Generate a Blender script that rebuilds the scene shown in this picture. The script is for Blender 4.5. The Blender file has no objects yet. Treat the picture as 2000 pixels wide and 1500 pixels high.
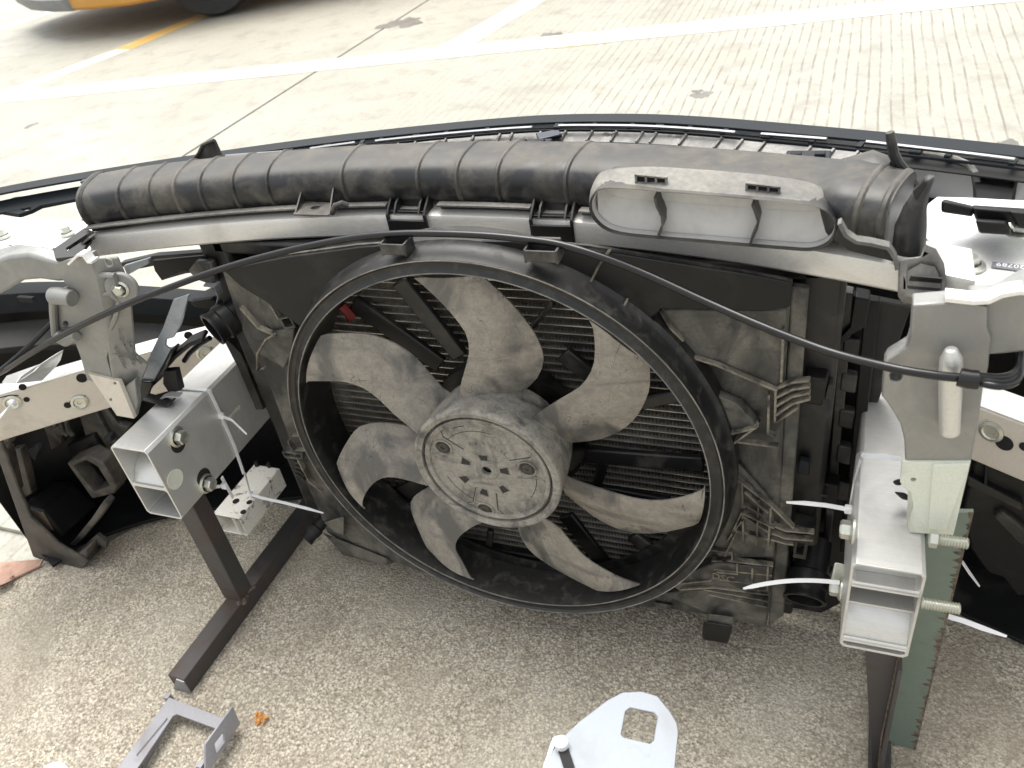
import bpy, bmesh, math, random
from mathutils import Vector, Matrix
from mathutils.geometry import tessellate_polygon
random.seed(7)
S = bpy.context.scene
COL = S.collection
rad = math.radians

# ------------------------------------------------------------------ camera
CAM = Vector((0.3506, -0.6309, 0.9675))
RIGHT = Vector((0.9314, 0.3349, -0.1436))
DOWN = Vector((0.0927, -0.6003, -0.7944))
FWD = RIGHT.cross(DOWN).normalized(); RIGHT.normalize(); DOWN = FWD.cross(RIGHT).normalized()
FOC = 1604.4
cd = bpy.data.cameras.new("camera"); cam = bpy.data.objects.new("camera", cd); COL.objects.link(cam)
M = Matrix((RIGHT, -DOWN, -FWD)).transposed().to_4x4(); M.translation = CAM
cam.matrix_world = M
cd.sensor_width = 36.0; cd.lens = 36.0 * FOC / 2000.0
cd.clip_start = 0.02; cd.clip_end = 400
cd.dof.use_dof = True; cd.dof.focus_distance = 0.98; cd.dof.aperture_fstop = 11
S.camera = cam

# ------------------------------------------------------------------ light
SUN_EL, SUN_AZ = 70, -35          # azimuth measured from +Y towards +X
w = bpy.data.worlds.new("World"); S.world = w; w.use_nodes = True
nt = w.node_tree; nt.nodes.clear()
sky = nt.nodes.new("ShaderNodeTexSky"); sky.sky_type = 'NISHITA'; sky.sun_disc = False
sky.sun_elevation = rad(SUN_EL); sky.sun_rotation = rad(SUN_AZ)
sky.air_density = 1.6; sky.dust_density = 4.0
hs = nt.nodes.new("ShaderNodeHueSaturation"); hs.inputs['Saturation'].default_value = 0.12
bg = nt.nodes.new("ShaderNodeBackground"); bg.inputs[1].default_value = 0.15
wo = nt.nodes.new("ShaderNodeOutputWorld")
nt.links.new(sky.outputs[0], hs.inputs['Color']); nt.links.new(hs.outputs[0], bg.inputs[0]); nt.links.new(bg.outputs[0], wo.inputs[0])
sd = bpy.data.lights.new("sun", 'SUN'); sd.energy = 1.35; sd.angle = rad(38); sd.color = (1.0, 0.95, 0.86)
sun = bpy.data.objects.new("sun", sd); COL.objects.link(sun)
sv = Vector((math.sin(rad(SUN_AZ)) * math.cos(rad(SUN_EL)), math.cos(rad(SUN_AZ)) * math.cos(rad(SUN_EL)), math.sin(rad(SUN_EL))))
sun.rotation_euler = sv.to_track_quat('Z', 'Y').to_euler(); sun.location = (0, 0, 6)
S.view_settings.view_transform = 'Standard'; S.view_settings.look = 'None'; S.view_settings.gamma = 1
S.view_settings.use_curve_mapping = False
S.view_settings.exposure = 1.0

# ------------------------------------------------------------------ geometry helpers
def ray(px, py):
    return (FWD + RIGHT * ((px - 1000) / FOC) + DOWN * ((py - 750) / FOC))
def at(px, py, X=None, Y=None, Z=None):
    """point of the place seen at photo pixel px,py on the plane x=X, y=Y or z=Z"""
    d = ray(px, py)
    if Y is not None: t = (Y - CAM.y) / d.y
    elif Z is not None: t = (Z - CAM.z) / d.z
    else: t = (X - CAM.x) / d.x
    return CAM + d * t
def ats(pts, **k): return [at(a, b, **k) for a, b in pts]
def V(*a): return Vector(a)

class MB:
    def __init__(s): s.v = []; s.f = []
    def add(s, vs, fs):
        o = len(s.v); s.v += [Vector(v) for v in vs]; s.f += [tuple(i + o for i in f) for f in fs]; return s
    def box(s, c, d, rot=None):
        c = Vector(c); hx, hy, hz = d[0] / 2, d[1] / 2, d[2] / 2
        vs = [V(x, y, z) for x in (-hx, hx) for y in (-hy, hy) for z in (-hz, hz)]
        if rot is not None: vs = [rot @ v for v in vs]
        return s.add([v + c for v in vs], [(0, 1, 3, 2), (4, 6, 7, 5), (0, 4, 5, 1), (2, 3, 7, 6), (0, 2, 6, 4), (1, 5, 7, 3)])
    def hexa(s, a, b):
        """two quads (same winding) joined to a solid"""
        return s.add(list(a) + list(b), [(0, 1, 2, 3), (7, 6, 5, 4), (0, 4, 5, 1), (1, 5, 6, 2), (2, 6, 7, 3), (3, 7, 4, 0)])
    def prism(s, poly, vec, holes=()):
        poly = [Vector(p) for p in poly]; holes = [[Vector(p) for p in h] for h in holes]; vec = Vector(vec)
        allp = poly + [p for h in holes for p in h]; n = len(allp)
        tris = tessellate_polygon([poly] + list(holes))
        fs = [tuple(t) for t in tris] + [tuple(i + n for i in reversed(t)) for t in tris]
        o = 0
        for loop in [poly] + list(holes):
            m = len(loop)
            for i in range(m):
                a, b = o + i, o + (i + 1) % m
                fs.append((a, b, b + n, a + n))
            o += m
        return s.add(allp + [p + vec for p in allp], fs)
    def tube(s, pts, r, n=10, caps=True, closed=False):
        pts = [Vector(p) for p in pts]; m = len(pts); rr = r if isinstance(r, (list, tuple)) else [r] * m
        vs = []; prev = None
        for i, p in enumerate(pts):
            t = (pts[(i + 1) % m] - pts[i - 1]) if closed else (pts[min(i + 1, m - 1)] - pts[max(i - 1, 0)])
            t.normalize()
            if prev is None:
                u = t.orthogonal().normalized()
            else:
                u = (prev - t * prev.dot(t)).normalized()
            prev = u; q = t.cross(u)
            for k in range(n):
                a = 2 * math.pi * k / n
                vs.append(p + (u * math.cos(a) + q * math.sin(a)) * rr[i])
        fs = []
        for i in range(m if closed else m - 1):
            j = (i + 1) % m
            for k in range(n):
                l = (k + 1) % n
                fs.append((i * n + k, i * n + l, j * n + l, j * n + k))
        if caps and not closed:
            fs.append(tuple(range(n))[::-1]); fs.append(tuple((m - 1) * n + k for k in range(n)))
        return s.add(vs, fs)
    def strip(s, pts, width, thick, up):
        """ribbon of rectangular section; up = width direction (vector or list)"""
        pts = [Vector(p) for p in pts]; m = len(pts); vs = []
        for i, p in enumerate(pts):
            t = (pts[min(i + 1, m - 1)] - pts[max(i - 1, 0)]).normalized()
            u0 = Vector(up[i] if isinstance(up, list) else up)
            u = (u0 - t * u0.dot(t)).normalized(); q = t.cross(u)
            wd = width[i] if isinstance(width, (list, tuple)) else width
            for a, b in ((-1, -1), (1, -1), (1, 1), (-1, 1)):
                vs.append(p + u * a * wd / 2 + q * b * thick / 2)
        fs = [(3, 2, 1, 0), tuple((m - 1) * 4 + k for k in range(4))]
        for i in range(m - 1):
            for k in range(4):
                l = (k + 1) % 4
                fs.append((i * 4 + k, i * 4 + l, i * 4 + 4 + l, i * 4 + 4 + k))
        return s.add(vs, fs)
    def lathe(s, prof, c, axis=(0, -1, 0), n=48, closed=False):
        """prof: (radius, height along axis)"""
        c = Vector(c); ax = Vector(axis).normalized(); u = ax.orthogonal().normalized(); q = ax.cross(u); m = len(prof); vs = []
        for k in range(n):
            a = 2 * math.pi * k / n; d = u * math.cos(a) + q * math.sin(a)
            for r, h in prof: vs.append(c + d * r + ax * h)
        fs = []
        for k in range(n):
            l = (k + 1) % n
            for i in range(m if closed else m - 1):
                j = (i + 1) % m
                fs.append((k * m + i, l * m + i, l * m + j, k * m + j))
        return s.add(vs, fs)
    def loft(s, rings, caps=True, closed=True):
        n = len(rings[0]); vs = [p for r in rings for p in r]; fs = []
        for i in range(len(rings) - 1):
            for k in range(n if closed else n - 1):
                l = (k + 1) % n
                fs.append((i * n + k, i * n + l, (i + 1) * n + l, (i + 1) * n + k))
        if caps:
            fs.append(tuple(range(n))[::-1]); fs.append(tuple((len(rings) - 1) * n + k for k in range(n)))
        return s.add(vs, fs)
    def build(s, name, mat, parent=None, bevel=0, seg=2, smooth=35, merge=True):
        me = bpy.data.meshes.new(name)
        off = parent_loc(parent)
        me.from_pydata([v - off for v in s.v], [], s.f); me.update()
        bm = bmesh.new(); bm.from_mesh(me)
        if merge: bmesh.ops.remove_doubles(bm, verts=bm.verts, dist=1e-6)
        bmesh.ops.recalc_face_normals(bm, faces=bm.faces)
        bm.to_mesh(me); bm.free()
        me.materials.append(mat)
        if smooth:
            me.shade_smooth(); me.set_sharp_from_angle(angle=rad(smooth))
        o = bpy.data.objects.new(name, me); COL.objects.link(o)
        if parent is not None: o.parent = parent
        if bevel:
            b = o.modifiers.new("bevel", 'BEVEL'); b.width = bevel; b.segments = seg; b.limit_method = 'ANGLE'; b.angle_limit = rad(38)
            b.harden_normals = False
        return o
def parent_loc(p):
    l = Vector((0, 0, 0))
    while p is not None:
        l = l + p.location; p = p.parent
    return l
def thing(name, label, cat, loc=(0, 0, 0), group=None):
    o = bpy.data.objects.new(name, None); COL.objects.link(o); o.location = loc; o.empty_display_size = .02
    o['label'] = label; o['category'] = cat
    if group: o['group'] = group
    return o
def tag(o, label, cat, group=None):
    o['label'] = label; o['category'] = cat
    if group: o['group'] = group
    return o
def kind(o, k): o['kind'] = k; return o
def circle(c, r, u, v, n=20, ry=None):
    c = Vector(c); u = Vector(u); v = Vector(v); ry = ry or r
    return [c + u * r * math.cos(2 * math.pi * k / n) + v * ry * math.sin(2 * math.pi * k / n) for k in range(n)]
XA, YA, ZA = V(1, 0, 0), V(0, 1, 0), V(0, 0, 1)
def bolt(name, parent, c, ax, mat, r=.011, h=.008, flange=1.45):
    """flanged hex bolt head"""
    ax = Vector(ax).normalized(); u = ax.orthogonal().normalized(); q = ax.cross(u); c = Vector(c)
    m = MB()
    m.lathe([(0, 0), (r * flange, 0), (r * flange, .0018), (r * 1.15, .0035)], c, ax, 24)
    hexa = [c + u * r * math.cos(k * math.pi / 3) + q * r * math.sin(k * math.pi / 3) + ax * .003 for k in range(6)]
    top = [p + ax * h for p in hexa]; rim = [c + (p - c - ax * (p - c).dot(ax)) * .82 + ax * (h + .0045) for p in hexa]
    m.loft([hexa, top, rim], caps=True)
    m.lathe([(r * .5, h + .0047), (r * .45, h + .0038), (0, h + .0038)], c, ax, 16)
    return m.build(name, mat, parent, smooth=30)
def lettering(txt, p, xdir, ydir, size, depth, mat, parent, name="lettering"):
    cu = bpy.data.curves.new(name, 'FONT'); cu.body = txt; cu.size = size; cu.extrude = depth; cu.align_x = 'CENTER'; cu.align_y = 'CENTER'
    cu.resolution_u = 2
    tmp = bpy.data.objects.new("tmp_text", cu); COL.objects.link(tmp); bpy.context.view_layer.update()
    me = bpy.data.meshes.new_from_object(tmp.evaluated_get(bpy.context.evaluated_depsgraph_get())); me.name = name
    bpy.data.objects.remove(tmp); me.materials.clear(); me.materials.append(mat)
    o = bpy.data.objects.new(name, me); COL.objects.link(o)
    x = Vector(xdir).normalized(); y = Vector(ydir); y = (y - x * y.dot(x)).normalized(); z = x.cross(y)
    m = Matrix((x, y, z)).transposed().to_4x4(); m.translation = Vector(p) - parent_loc(parent)
    me.transform(m); o.parent = parent
    return o

# ------------------------------------------------------------------ materials
def new_mat(name):
    m = bpy.data.materials.new(name); m.use_nodes = True; n = m.node_tree; n.nodes.clear()
    out = n.nodes.new("ShaderNodeOutputMaterial"); b = n.nodes.new("ShaderNodeBsdfPrincipled"); n.links.new(b.outputs[0], out.inputs[0])
    return m, n, b
def pos(n, scale=(1, 1, 1), rot=(0, 0, 0), obj=False):
    mp = n.nodes.new("ShaderNodeMapping"); mp.inputs['Scale'].default_value = scale; mp.inputs['Rotation'].default_value = rot
    if obj:
        g = n.nodes.new("ShaderNodeTexCoord"); n.links.new(g.outputs['Object'], mp.inputs[0])
    else:
        g = n.nodes.new("ShaderNodeNewGeometry"); n.links.new(g.outputs['Position'], mp.inputs[0])
    return mp.outputs[0]
def noise(n, vec, scale, detail=4, rough=.55, dist=0):
    t = n.nodes.new("ShaderNodeTexNoise"); t.inputs['Scale'].default_value = scale; t.inputs['Detail'].default_value = detail
    t.inputs['Roughness'].default_value = rough; t.inputs['Distortion'].default_value = dist
    n.links.new(vec, t.inputs['Vector']); return t.outputs['Fac']
def ramp(n, fac, stops):
    r = n.nodes.new("ShaderNodeValToRGB"); e = r.color_ramp.elements
    while len(e) < len(stops): e.new(.5)
    for el, (p, c) in zip(e, stops):
        el.position = p; el.color = (c, c, c, 1) if isinstance(c, (int, float)) else (*c, 1)
    n.links.new(fac, r.inputs[0]); return r.outputs[0]
def mix(n, fac, a, b, mode='MIX'):
    m = n.nodes.new("ShaderNodeMix"); m.data_type = 'RGBA'; m.blend_type = mode
    for sock, val in ((m.inputs[0], fac), (m.inputs[6], a), (m.inputs[7], b)):
        if hasattr(val, 'links'): n.links.new(val, sock)
        elif isinstance(val, (int, float)): sock.default_value = val
        else: sock.default_value = (*val, 1)
    return m.outputs[2]
def math_(n, op, a, b=0.0):
    m = n.nodes.new("ShaderNodeMath"); m.operation = op
    for i, val in enumerate((a, b)):
        if hasattr(val, 'links'): n.links.new(val, m.inputs[i])
        else: m.inputs[i].default_value = val
    return m.outputs[0]
def bump(n, b, h, strength=.3, dist=.002):
    u = n.nodes.new("ShaderNodeBump"); u.inputs['Strength'].default_value = strength; u.inputs['Distance'].default_value = dist
    n.links.new(h, u.inputs['Height']); n.links.new(u.outputs[0], b.inputs['Normal'])
def up_facing(n, lo=.2, hi=.9):
    g = n.nodes.new("ShaderNodeNewGeometry"); s = n.nodes.new("ShaderNodeSeparateXYZ"); n.links.new(g.outputs['Normal'], s.inputs[0])
    return ramp(n, s.outputs[2], [(lo, 0.0), (hi, 1.0)])

def plastic(name, base, dust, lo, hi, rough=.45, scale=14, up=.0, streak=False, bumpy=.15, uplo=.2):
    """black plastic with settled dust; lo..hi is the noise range over which dust appears"""
    m, n, b = new_mat(name)
    p = pos(n, (1, 1, .35) if streak else (1, 1, 1))
    a = noise(n, p, scale, 8, .62, .4); f = noise(n, pos(n), 220, 3, .6)
    d = ramp(n, a, [(lo, 0.0), (hi, 1.0)])
    if up: d = math_(n, 'MINIMUM', math_(n, 'ADD', d, math_(n, 'MULTIPLY', up_facing(n, uplo, .98), up)), 1.0)
    g = math_(n, 'MULTIPLY', d, ramp(n, f, [(.25, .55), (.7, 1.0)]))
    dc = mix(n, noise(n, p, 60, 3), dust, tuple(c * .62 for c in dust))
    n.links.new(mix(n, g, base, dc), b.inputs['Base Color'])
    n.links.new(ramp(n, g, [(0, rough), (1, .85)]), b.inputs['Roughness'])
    bump(n, b, f, bumpy, .0006)
    return m
def metal(name, col, rough=.38, stain=.25, brushed=(1, 60, 60), dirt=(.23, .20, .16), metallic=.85, sc=9, lo=.5, hi=.75):
    m, n, b = new_mat(name)
    br = noise(n, pos(n, brushed), 14, 3, .6); big = noise(n, pos(n), sc, 7, .65, .6); fine = noise(n, pos(n), 160, 4, .7)
    st = math_(n, 'MULTIPLY', ramp(n, big, [(lo, 0.0), (hi, 1.0)]), stain)
    sp = math_(n, 'MULTIPLY', ramp(n, fine, [(.66, 0.0), (.74, 1.0)]), stain * .9)
    hair = noise(n, pos(n, (1, .4, 1), (rad(25), rad(40), rad(30))), 22, 3, .5, .8)
    hl = math_(n, 'MULTIPLY', ramp(n, math_(n, 'ABSOLUTE', math_(n, 'SUBTRACT', hair, .5)), [(.0, 1.0), (.0008, 1.0), (.0028, 0.0)]), ramp(n, noise(n, pos(n), 17, 3), [(.52, 0.0), (.62, min(.6, stain * .9))]))
    d = math_(n, 'MAXIMUM', math_(n, 'MAXIMUM', st, sp), hl)
    base = mix(n, ramp(n, br, [(.3, .0), (.7, 1.0)]), tuple(c * .88 for c in col), col)
    n.links.new(mix(n, d, base, dirt), b.inputs['Base Color'])
    n.links.new(math_(n, 'MULTIPLY', math_(n, 'SUBTRACT', 1.0, d), metallic), b.inputs['Metallic'])
    n.links.new(math_(n, 'ADD', ramp(n, br, [(.2, rough - .06), (.8, rough + .08)]), math_(n, 'MULTIPLY', d, .4)), b.inputs['Roughness'])
    bump(n, b, br, .08, .0005)
    return m
def flat(name, col, rough=.5, metallic=0, var=.15, sc=30):
    m, n, b = new_mat(name)
    a = noise(n, pos(n), sc, 5)
    n.links.new(mix(n, ramp(n, a, [(.3, 0.0), (.7, 1.0)]), tuple(c * (1 - var) for c in col), tuple(min(1, c * (1 + var)) for c in col)), b.inputs['Base Color'])
    b.inputs['Roughness'].default_value = rough; b.inputs['Metallic'].default_value = metallic
    return m

DUST = (.23, .205, .17); TAUPE = (.30, .27, .225)
M_black = plastic("black_plastic", (.008, .008, .0085), (.16, .143, .115), .50, .85, .45, 12)
M_blackclean = plastic("clean_black_plastic", (.006, .0063, .007), (.07, .065, .055), .56, .95, .42, 16, bumpy=.05); M_blackclean.node_tree.nodes["Principled BSDF"].inputs["Specular IOR Level"].default_value = .3
M_duct = plastic("duct_plastic", (.017, .018, .020), (.17, .155, .128), .44, .72, .36, 26, up=.30, uplo=.72)
M_ring = plastic("ring_plastic", (.006, .0065, .0075), (.11, .104, .09), .50, .85, .38, 55, up=.28, uplo=.45)
def caked(name, bare, dust, scale, lo, hi, seed=0, scratch=1.0, rough=.6):
    """plastic under caked dirt, wiped bare in patches and crossed by fine scratches"""
    m, n, b = new_mat(name)
    p = pos(n, (1, 1, 1)); wp = pos(n, (1.0, 1.0, .55), (0, rad(35 + seed), 0))
    patch = ramp(n, noise(n, wp, scale, 6, .6, .8), [(lo, 0.0), (hi, 1.0)])
    smear = ramp(n, noise(n, pos(n, (.35, 1, 1.6), (0, rad(-20), 0)), scale * 2.4, 5, .6, .3), [(.30, .0), (.46, 1.0)])
    f = noise(n, p, 300, 3, .7); g = noise(n, p, 70, 5, .7)
    line = noise(n, pos(n, (1, 1, .35), (0, rad(60), 0)), scale * 2.6, 2, .5, 1.2)
    ln = math_(n, 'MULTIPLY', ramp(n, math_(n, 'ABSOLUTE', math_(n, 'SUBTRACT', line, .5)), [(.0, 1.0), (.0014, 1.0), (.0034, 0.0)]), ramp(n, noise(n, p, scale * 1.3, 3), [(.40, 0.0), (.50, scratch)]))
    d = math_(n, 'MULTIPLY', math_(n, 'MULTIPLY', patch, math_(n, 'ADD', math_(n, 'MULTIPLY', smear, .65), .35)), ramp(n, f, [(.28, .6), (.6, 1.0)]))
    dc = mix(n, ramp(n, g, [(.3, 0.0), (.7, 1.0)]), tuple(c * .72 for c in dust), tuple(c * 1.08 for c in dust))
    c = mix(n, d, bare, dc); c = mix(n, ln, c, (.025, .023, .02))
    n.links.new(c, b.inputs['Base Color']); n.links.new(ramp(n, d, [(0, rough - .15), (1, .85)]), b.inputs['Roughness'])
    bump(n, b, math_(n, 'ADD', f, math_(n, 'MULTIPLY', d, .8)), .3, .0008)
    return m
M_blade = caked("blade_dirt", (.10, .098, .093), (.31, .285, .245), 13, .40, .52)
M_shroud = caked("shroud_dirt", (.026, .026, .025), (.165, .156, .132), 19, .42, .60, 10, .25, .55)
M_rib = caked("dusty_rib", (.035, .033, .029), (.27, .245, .195), 30, .38, .55, 0, 0, .6)
M_hub = caked("hub_dirt", (.07, .071, .07), (.32, .30, .26), 40, .30, .50, 20)
M_core = flat("radiator_fin", (.36, .335, .29), .5, .4, .35, 40)
M_tube = flat("radiator_tube", (.56, .54, .50), .40, .55, .25, 60)
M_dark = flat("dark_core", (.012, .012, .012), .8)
M_alu = metal("extruded_aluminium", (.68, .68, .66), .40, .4, metallic=.62)
M_beam = metal("beam_aluminium", (.74, .725, .68), .36, .45, (3, 60, 60), metallic=.35, sc=11)
M_cast = metal("cast_aluminium", (.33, .335, .325), .5, .8, (40, 40, 40), dirt=(.24, .235, .22), sc=30, lo=.42, hi=.72)
M_castpaint = metal("primer_white_paint", (.66, .69, .60), .5, .55, (40, 40, 40), metallic=.05, sc=14)
M_beampaint = metal("cream_primer", (.66, .61, .53), .5, .5, (40, 40, 40), dirt=(.30, .25, .19), metallic=.05, sc=12)
M_white = metal("dirty_white_paint", (.86, .84, .77), .42, .9, (30, 30, 30), dirt=(.10, .085, .06), metallic=.0, sc=60, lo=.56, hi=.66)
M_plate = metal("sheet_aluminium", (.90, .90, .88), .40, .12, (30, 30, 30), metallic=.45)
M_steel = metal("mill_scale_steel", (.075, .072, .072), .45, .75, (20, 20, 3), dirt=(.075, .042, .028), metallic=.4, sc=10, lo=.5, hi=.7)
M_green = metal("green_painted_steel", (.155, .20, .165), .5, .75, (8, 8, 8), dirt=(.13, .085, .055), metallic=.1, sc=16, lo=.56, hi=.72)
M_rust = flat("rust", (.115, .088, .066), .85, 0, .7, 130)
M_zinc = metal("zinc_bolt", (.62, .63, .56), .3, .2, (60, 60, 60))
M_tie = flat("white_nylon", (.80, .81, .83), .4, 0, .04)
M_cable = flat("cable_sheath", (.004, .004, .005), .28, 0, .3)
M_chrome = flat("chrome_strip", (.25, .255, .265), .3, 1, .06)
M_trim = plastic("bumper_trim", (.012, .0155, .019), (.06, .06, .06), .55, .95, .6, 8, bumpy=.05); M_trim.node_tree.nodes["Principled BSDF"].inputs["Specular IOR Level"].default_value = .25
M_paint = flat("white_car_paint", (.74, .79, .86), .2, 0, .02)
M_greybr = metal("grey_coated_steel", (.27, .27, .29), .42, .4, (20, 20, 20), dirt=(.16, .14, .13), metallic=.3, sc=20)
M_pale = metal("pale_zinc_sheet", (.235, .26, .29), .45, .3, (20, 20, 20), metallic=.2)
M_bluegrey = metal("blackened_bracket", (.30, .34, .39), .35, .5, (10, 10, 30), dirt=(.03, .03, .03), metallic=.55, sc=22)
M_ductrib = plastic("duct_rib", (.02, .02, .021), (.20, .182, .15), .40, .75, .42, 20, up=.2, uplo=.6)
M_liner = plastic("dusty_liner", (.026, .024, .022), (.18, .158, .128), .38, .70, .55, 20)
M_flange = plastic("dusty_flange", (.05, .052, .055), (.34, .325, .29), .32, .62, .5, 12, up=.3)
M_pale_in = plastic("dusty_duct_inside", (.52, .515, .50), (.42, .41, .385), .45, .75, .5, 18)
M_red = flat("red_connector", (.22, .02, .015), .5)
M_card = flat("torn_cardboard", (.40, .25, .19), .9, 0, .25, 60)
M_leaf = flat("orange_leaf", (.50, .22, .05), .8, 0, .35, 200)
M_beige = flat("dry_leaf", (.55, .47, .30), .8, 0, .2, 200)
M_hole = flat("shadow_gap", (.01, .01, .01), .9)

def pavement_mat():
    m, n, b = new_mat("exposed_aggregate_concrete")
    p = pos(n)
    def cells(scale):
        v = n.nodes.new("ShaderNodeTexVoronoi"); v.inputs['Scale'].default_value = scale; n.links.new(p, v.inputs['Vector'])
        sc = n.nodes.new("ShaderNodeSeparateColor"); n.links.new(v.outputs['Color'], sc.inputs[0]); return v, sc.outputs[0], sc.outputs[1]
    v, ca, cb = cells(270); v2, cc, cd2 = cells(520)
    fine = noise(n, p, 190, 5, .75); mid = noise(n, p, 26, 6, .65, .5); big = noise(n, p, 4.5, 5, .6, .6)
    tone = [(0, (.20, .165, .12)), (.18, (.42, .365, .28)), (.5, (.60, .535, .425)), (.8, (.71, .65, .535)), (1, (.80, .745, .63))]
    c = mix(n, .5, ramp(n, ca, tone), ramp(n, cc, tone))
    c = mix(n, ramp(n, fine, [(.38, .6), (.50, 0.0)]), c, (.19, .158, .115))
    gap = ramp(n, v.outputs['Distance'], [(.42, 1.0), (.68, .62)])
    c = mix(n, 1.0, c, gap, 'MULTIPLY')
    c = mix(n, ramp(n, cd2, [(.95, 0.0), (.97, .7)]), c, (.09, .075, .06))
    c = mix(n, ramp(n, mid, [(.42, .0), (.72, .55)]), c, (.30, .26, .20))
    spots = noise(n, p, 85, 4, .65)
    c = mix(n, ramp(n, spots, [(.60, 0.0), (.70, .40)]), c, (.16, .135, .10))
    stain = noise(n, pos(n, (1, .7, 1)), 3.2, 6, .65, 1.0)
    c = mix(n, ramp(n, stain, [(.52, .0), (.62, .45)]), c, (.27, .23, .175))
    c = mix(n, ramp(n, big, [(.46, .0), (.70, .32)]), c, (.62, .59, .50))
    n.links.new(c, b.inputs['Base Color']); b.inputs['Roughness'].default_value = .9
    h = math_(n, 'ADD', fine, math_(n, 'MULTIPLY', v.outputs['Distance'], .6))
    bump(n, b, h, .75, .004)
    return m
def road_mat():
    m, n, b = new_mat("broom_finished_concrete")
    p = pos(n)
    big = noise(n, p, .9, 6, .6, .6); mid = noise(n, p, 7, 7, .65, .3); fine = noise(n, p, 90, 5, .7)
    c = mix(n, ramp(n, big, [(.35, 0.0), (.7, 1.0)]), (.325, .318, .268), (.405, .398, .345))
    c = mix(n, ramp(n, mid, [(.30, .7), (.5, 0.0)]), c, (.24, .228, .195))
    c = mix(n, ramp(n, fine, [(.32, .5), (.5, 0.0)]), c, (.22, .195, .165))
    # oil spots
    c = mix(n, ramp(n, noise(n, p, 3.1, 5, .55, .2), [(.70, 0.0), (.76, .75)]), c, (.17, .165, .16))
    # tined grooves, fading in patches towards the left lane
    sx = n.nodes.new("ShaderNodeSeparateXYZ"); n.links.new(p, sx.inputs[0])
    wob = math_(n, 'MULTIPLY', noise(n, pos(n, (1, .5, 1)), 2.2, 3), .035)
    ph = math_(n, 'FRACT', math_(n, 'MULTIPLY', math_(n, 'ADD', sx.outputs[0], wob), 1 / .036))
    line = ramp(n, math_(n, 'ABSOLUTE', math_(n, 'SUBTRACT', ph, .5)), [(.0, 1.0), (.055, 1.0), (.11, 0.0)])
    wear = ramp(n, noise(n, pos(n, (3, .8, 1)), 9, 5, .7), [(.36, 0.0), (.60, 1.0)])
    area = ramp(n, math_(n, 'ADD', math_(n, 'MULTIPLY', sx.outputs[0], .5), .9), [(.15, .12), (.75, 1.0)])
    lf = math_(n, 'MULTIPLY', math_(n, 'MULTIPLY', line, wear), area)
    c = mix(n, math_(n, 'MULTIPLY', lf, .8), c, (.17, .145, .115))
    n.links.new(c, b.inputs['Base Color'])
    b.inputs['Roughness'].default_value = .62
    bump(n, b, math_(n, 'SUBTRACT', math_(n, 'MULTIPLY', fine, .35), lf), .4, .003)
    return m
def marking_mat(name, col, wearcol):
    m, n, b = new_mat(name)
    a = noise(n, pos(n), 12, 8, .7, .4)
    n.links.new(mix(n, ramp(n, a, [(.54, 0.0), (.68, .8)]), col, wearcol), b.inputs['Base Color']); b.inputs['Roughness'].default_value = .5
    return m
M_pave = pavement_mat(); M_road = road_mat()
M_line = marking_mat("white_road_paint", (.60, .585, .53), (.5, .48, .43)); M_paleyellow = marking_mat("faded_yellow_paint", (.66, .60, .36), (.72, .70, .62)); M_yellow = marking_mat("yellow_road_paint", (.66, .42, .13), (.6, .55, .42))

# ================================================================== THE GROUND
def sheet(name, poly, z, mat, k='structure', thick=0):
    me = MB()
    if thick: me.prism([V(x, y, z) for x, y in poly], (0, 0, -thick))
    else:
        t = tessellate_polygon([[V(x, y, 0) for x, y in poly]]); me.add([V(x, y, z) for x, y in poly], [tuple(i) for i in t])
    return kind(me.build(name, mat, smooth=0), k)
sheet("joint_filler", [(-2.2, 0), (-1.8, 0), (-1.8, 9), (-2.2, 9)], -.0085, flat("joint_mastic", (.05, .045, .04), .9))
sheet("ground", [(-150, -150), (150, -150), (150, 150), (-150, 150)], -.016, M_road)
# concrete bays with open joints between them
road = thing("road", "pale tined concrete road slabs with dark joints", "road"); del road['category']; del road['label']; kind(road, 'structure')
for (x0, x1, y0, y1) in ((-1.985, 3.6, .0, 7.4), (-7.6, -1.998, -2.0, 7.4), (3.612, 9.0, -2, 7.4), (-7.6, 9.0, 7.412, 14)):
    MB().prism([V(x0, y0, -.006), V(x1, y0, -.006), V(x1, y1, -.006), V(x0, y1, -.006)], (0, 0, -.009)).build("slab", M_road, road, bevel=.0015, smooth=0)
pv = [(-.99, -.20), (-.90, -.075), (-.80, -.02), (-.70, .16), (-.45, .30), (.0, .36), (.45, .40), (.62, .385), (.70, .30), (.80, .22), (1.3, .1), (3, .1), (3, -3), (-3, -3), (-3, -.9), (-1.4, -.45)]
def finer(poly, d=.05):
    out = []
    for i, (x, y) in enumerate(poly):
        x2, y2 = poly[(i + 1) % len(poly)]; k = max(1, int(math.hypot(x2 - x, y2 - y) / d)) if abs(x) < 1.5 and abs(x2) < 1.5 else 1
        for j in range(k):
            t = j / k; out.append((x + (x2 - x) * t + (random.uniform(-.006, .006) if j else 0), y + (y2 - y) * t + (random.uniform(-.006, .006) if j else 0)))
    return out
sheet("pavement", finer(pv), 0.0, M_pave, thick=.02)
def ground_strip(name, a, b, wd, mat, z=-.0045):
    a = V(*a, z); b = V(*b, z); d = (b - a).normalized(); q = V(-d.y, d.x, 0) * wd / 2
    n = 30; top = []; bot = []
    for i in range(n + 1):
        p = a + (b - a) * i / n
        top.append(p + q * (1 + random.uniform(-.06, .06))); bot.append(p - q * (1 + random.uniform(-.06, .06)))
    m = MB(); vs = top + bot; m.add(vs, [(i, i + 1, n + 2 + i, n + 1 + i) for i in range(n)])
    return kind(m.build(name, mat, smooth=0), 'structure')
la = at(0, 189, Z=0); lb_ = at(1550, 31, Z=0); ld = lb_ - la
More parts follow.
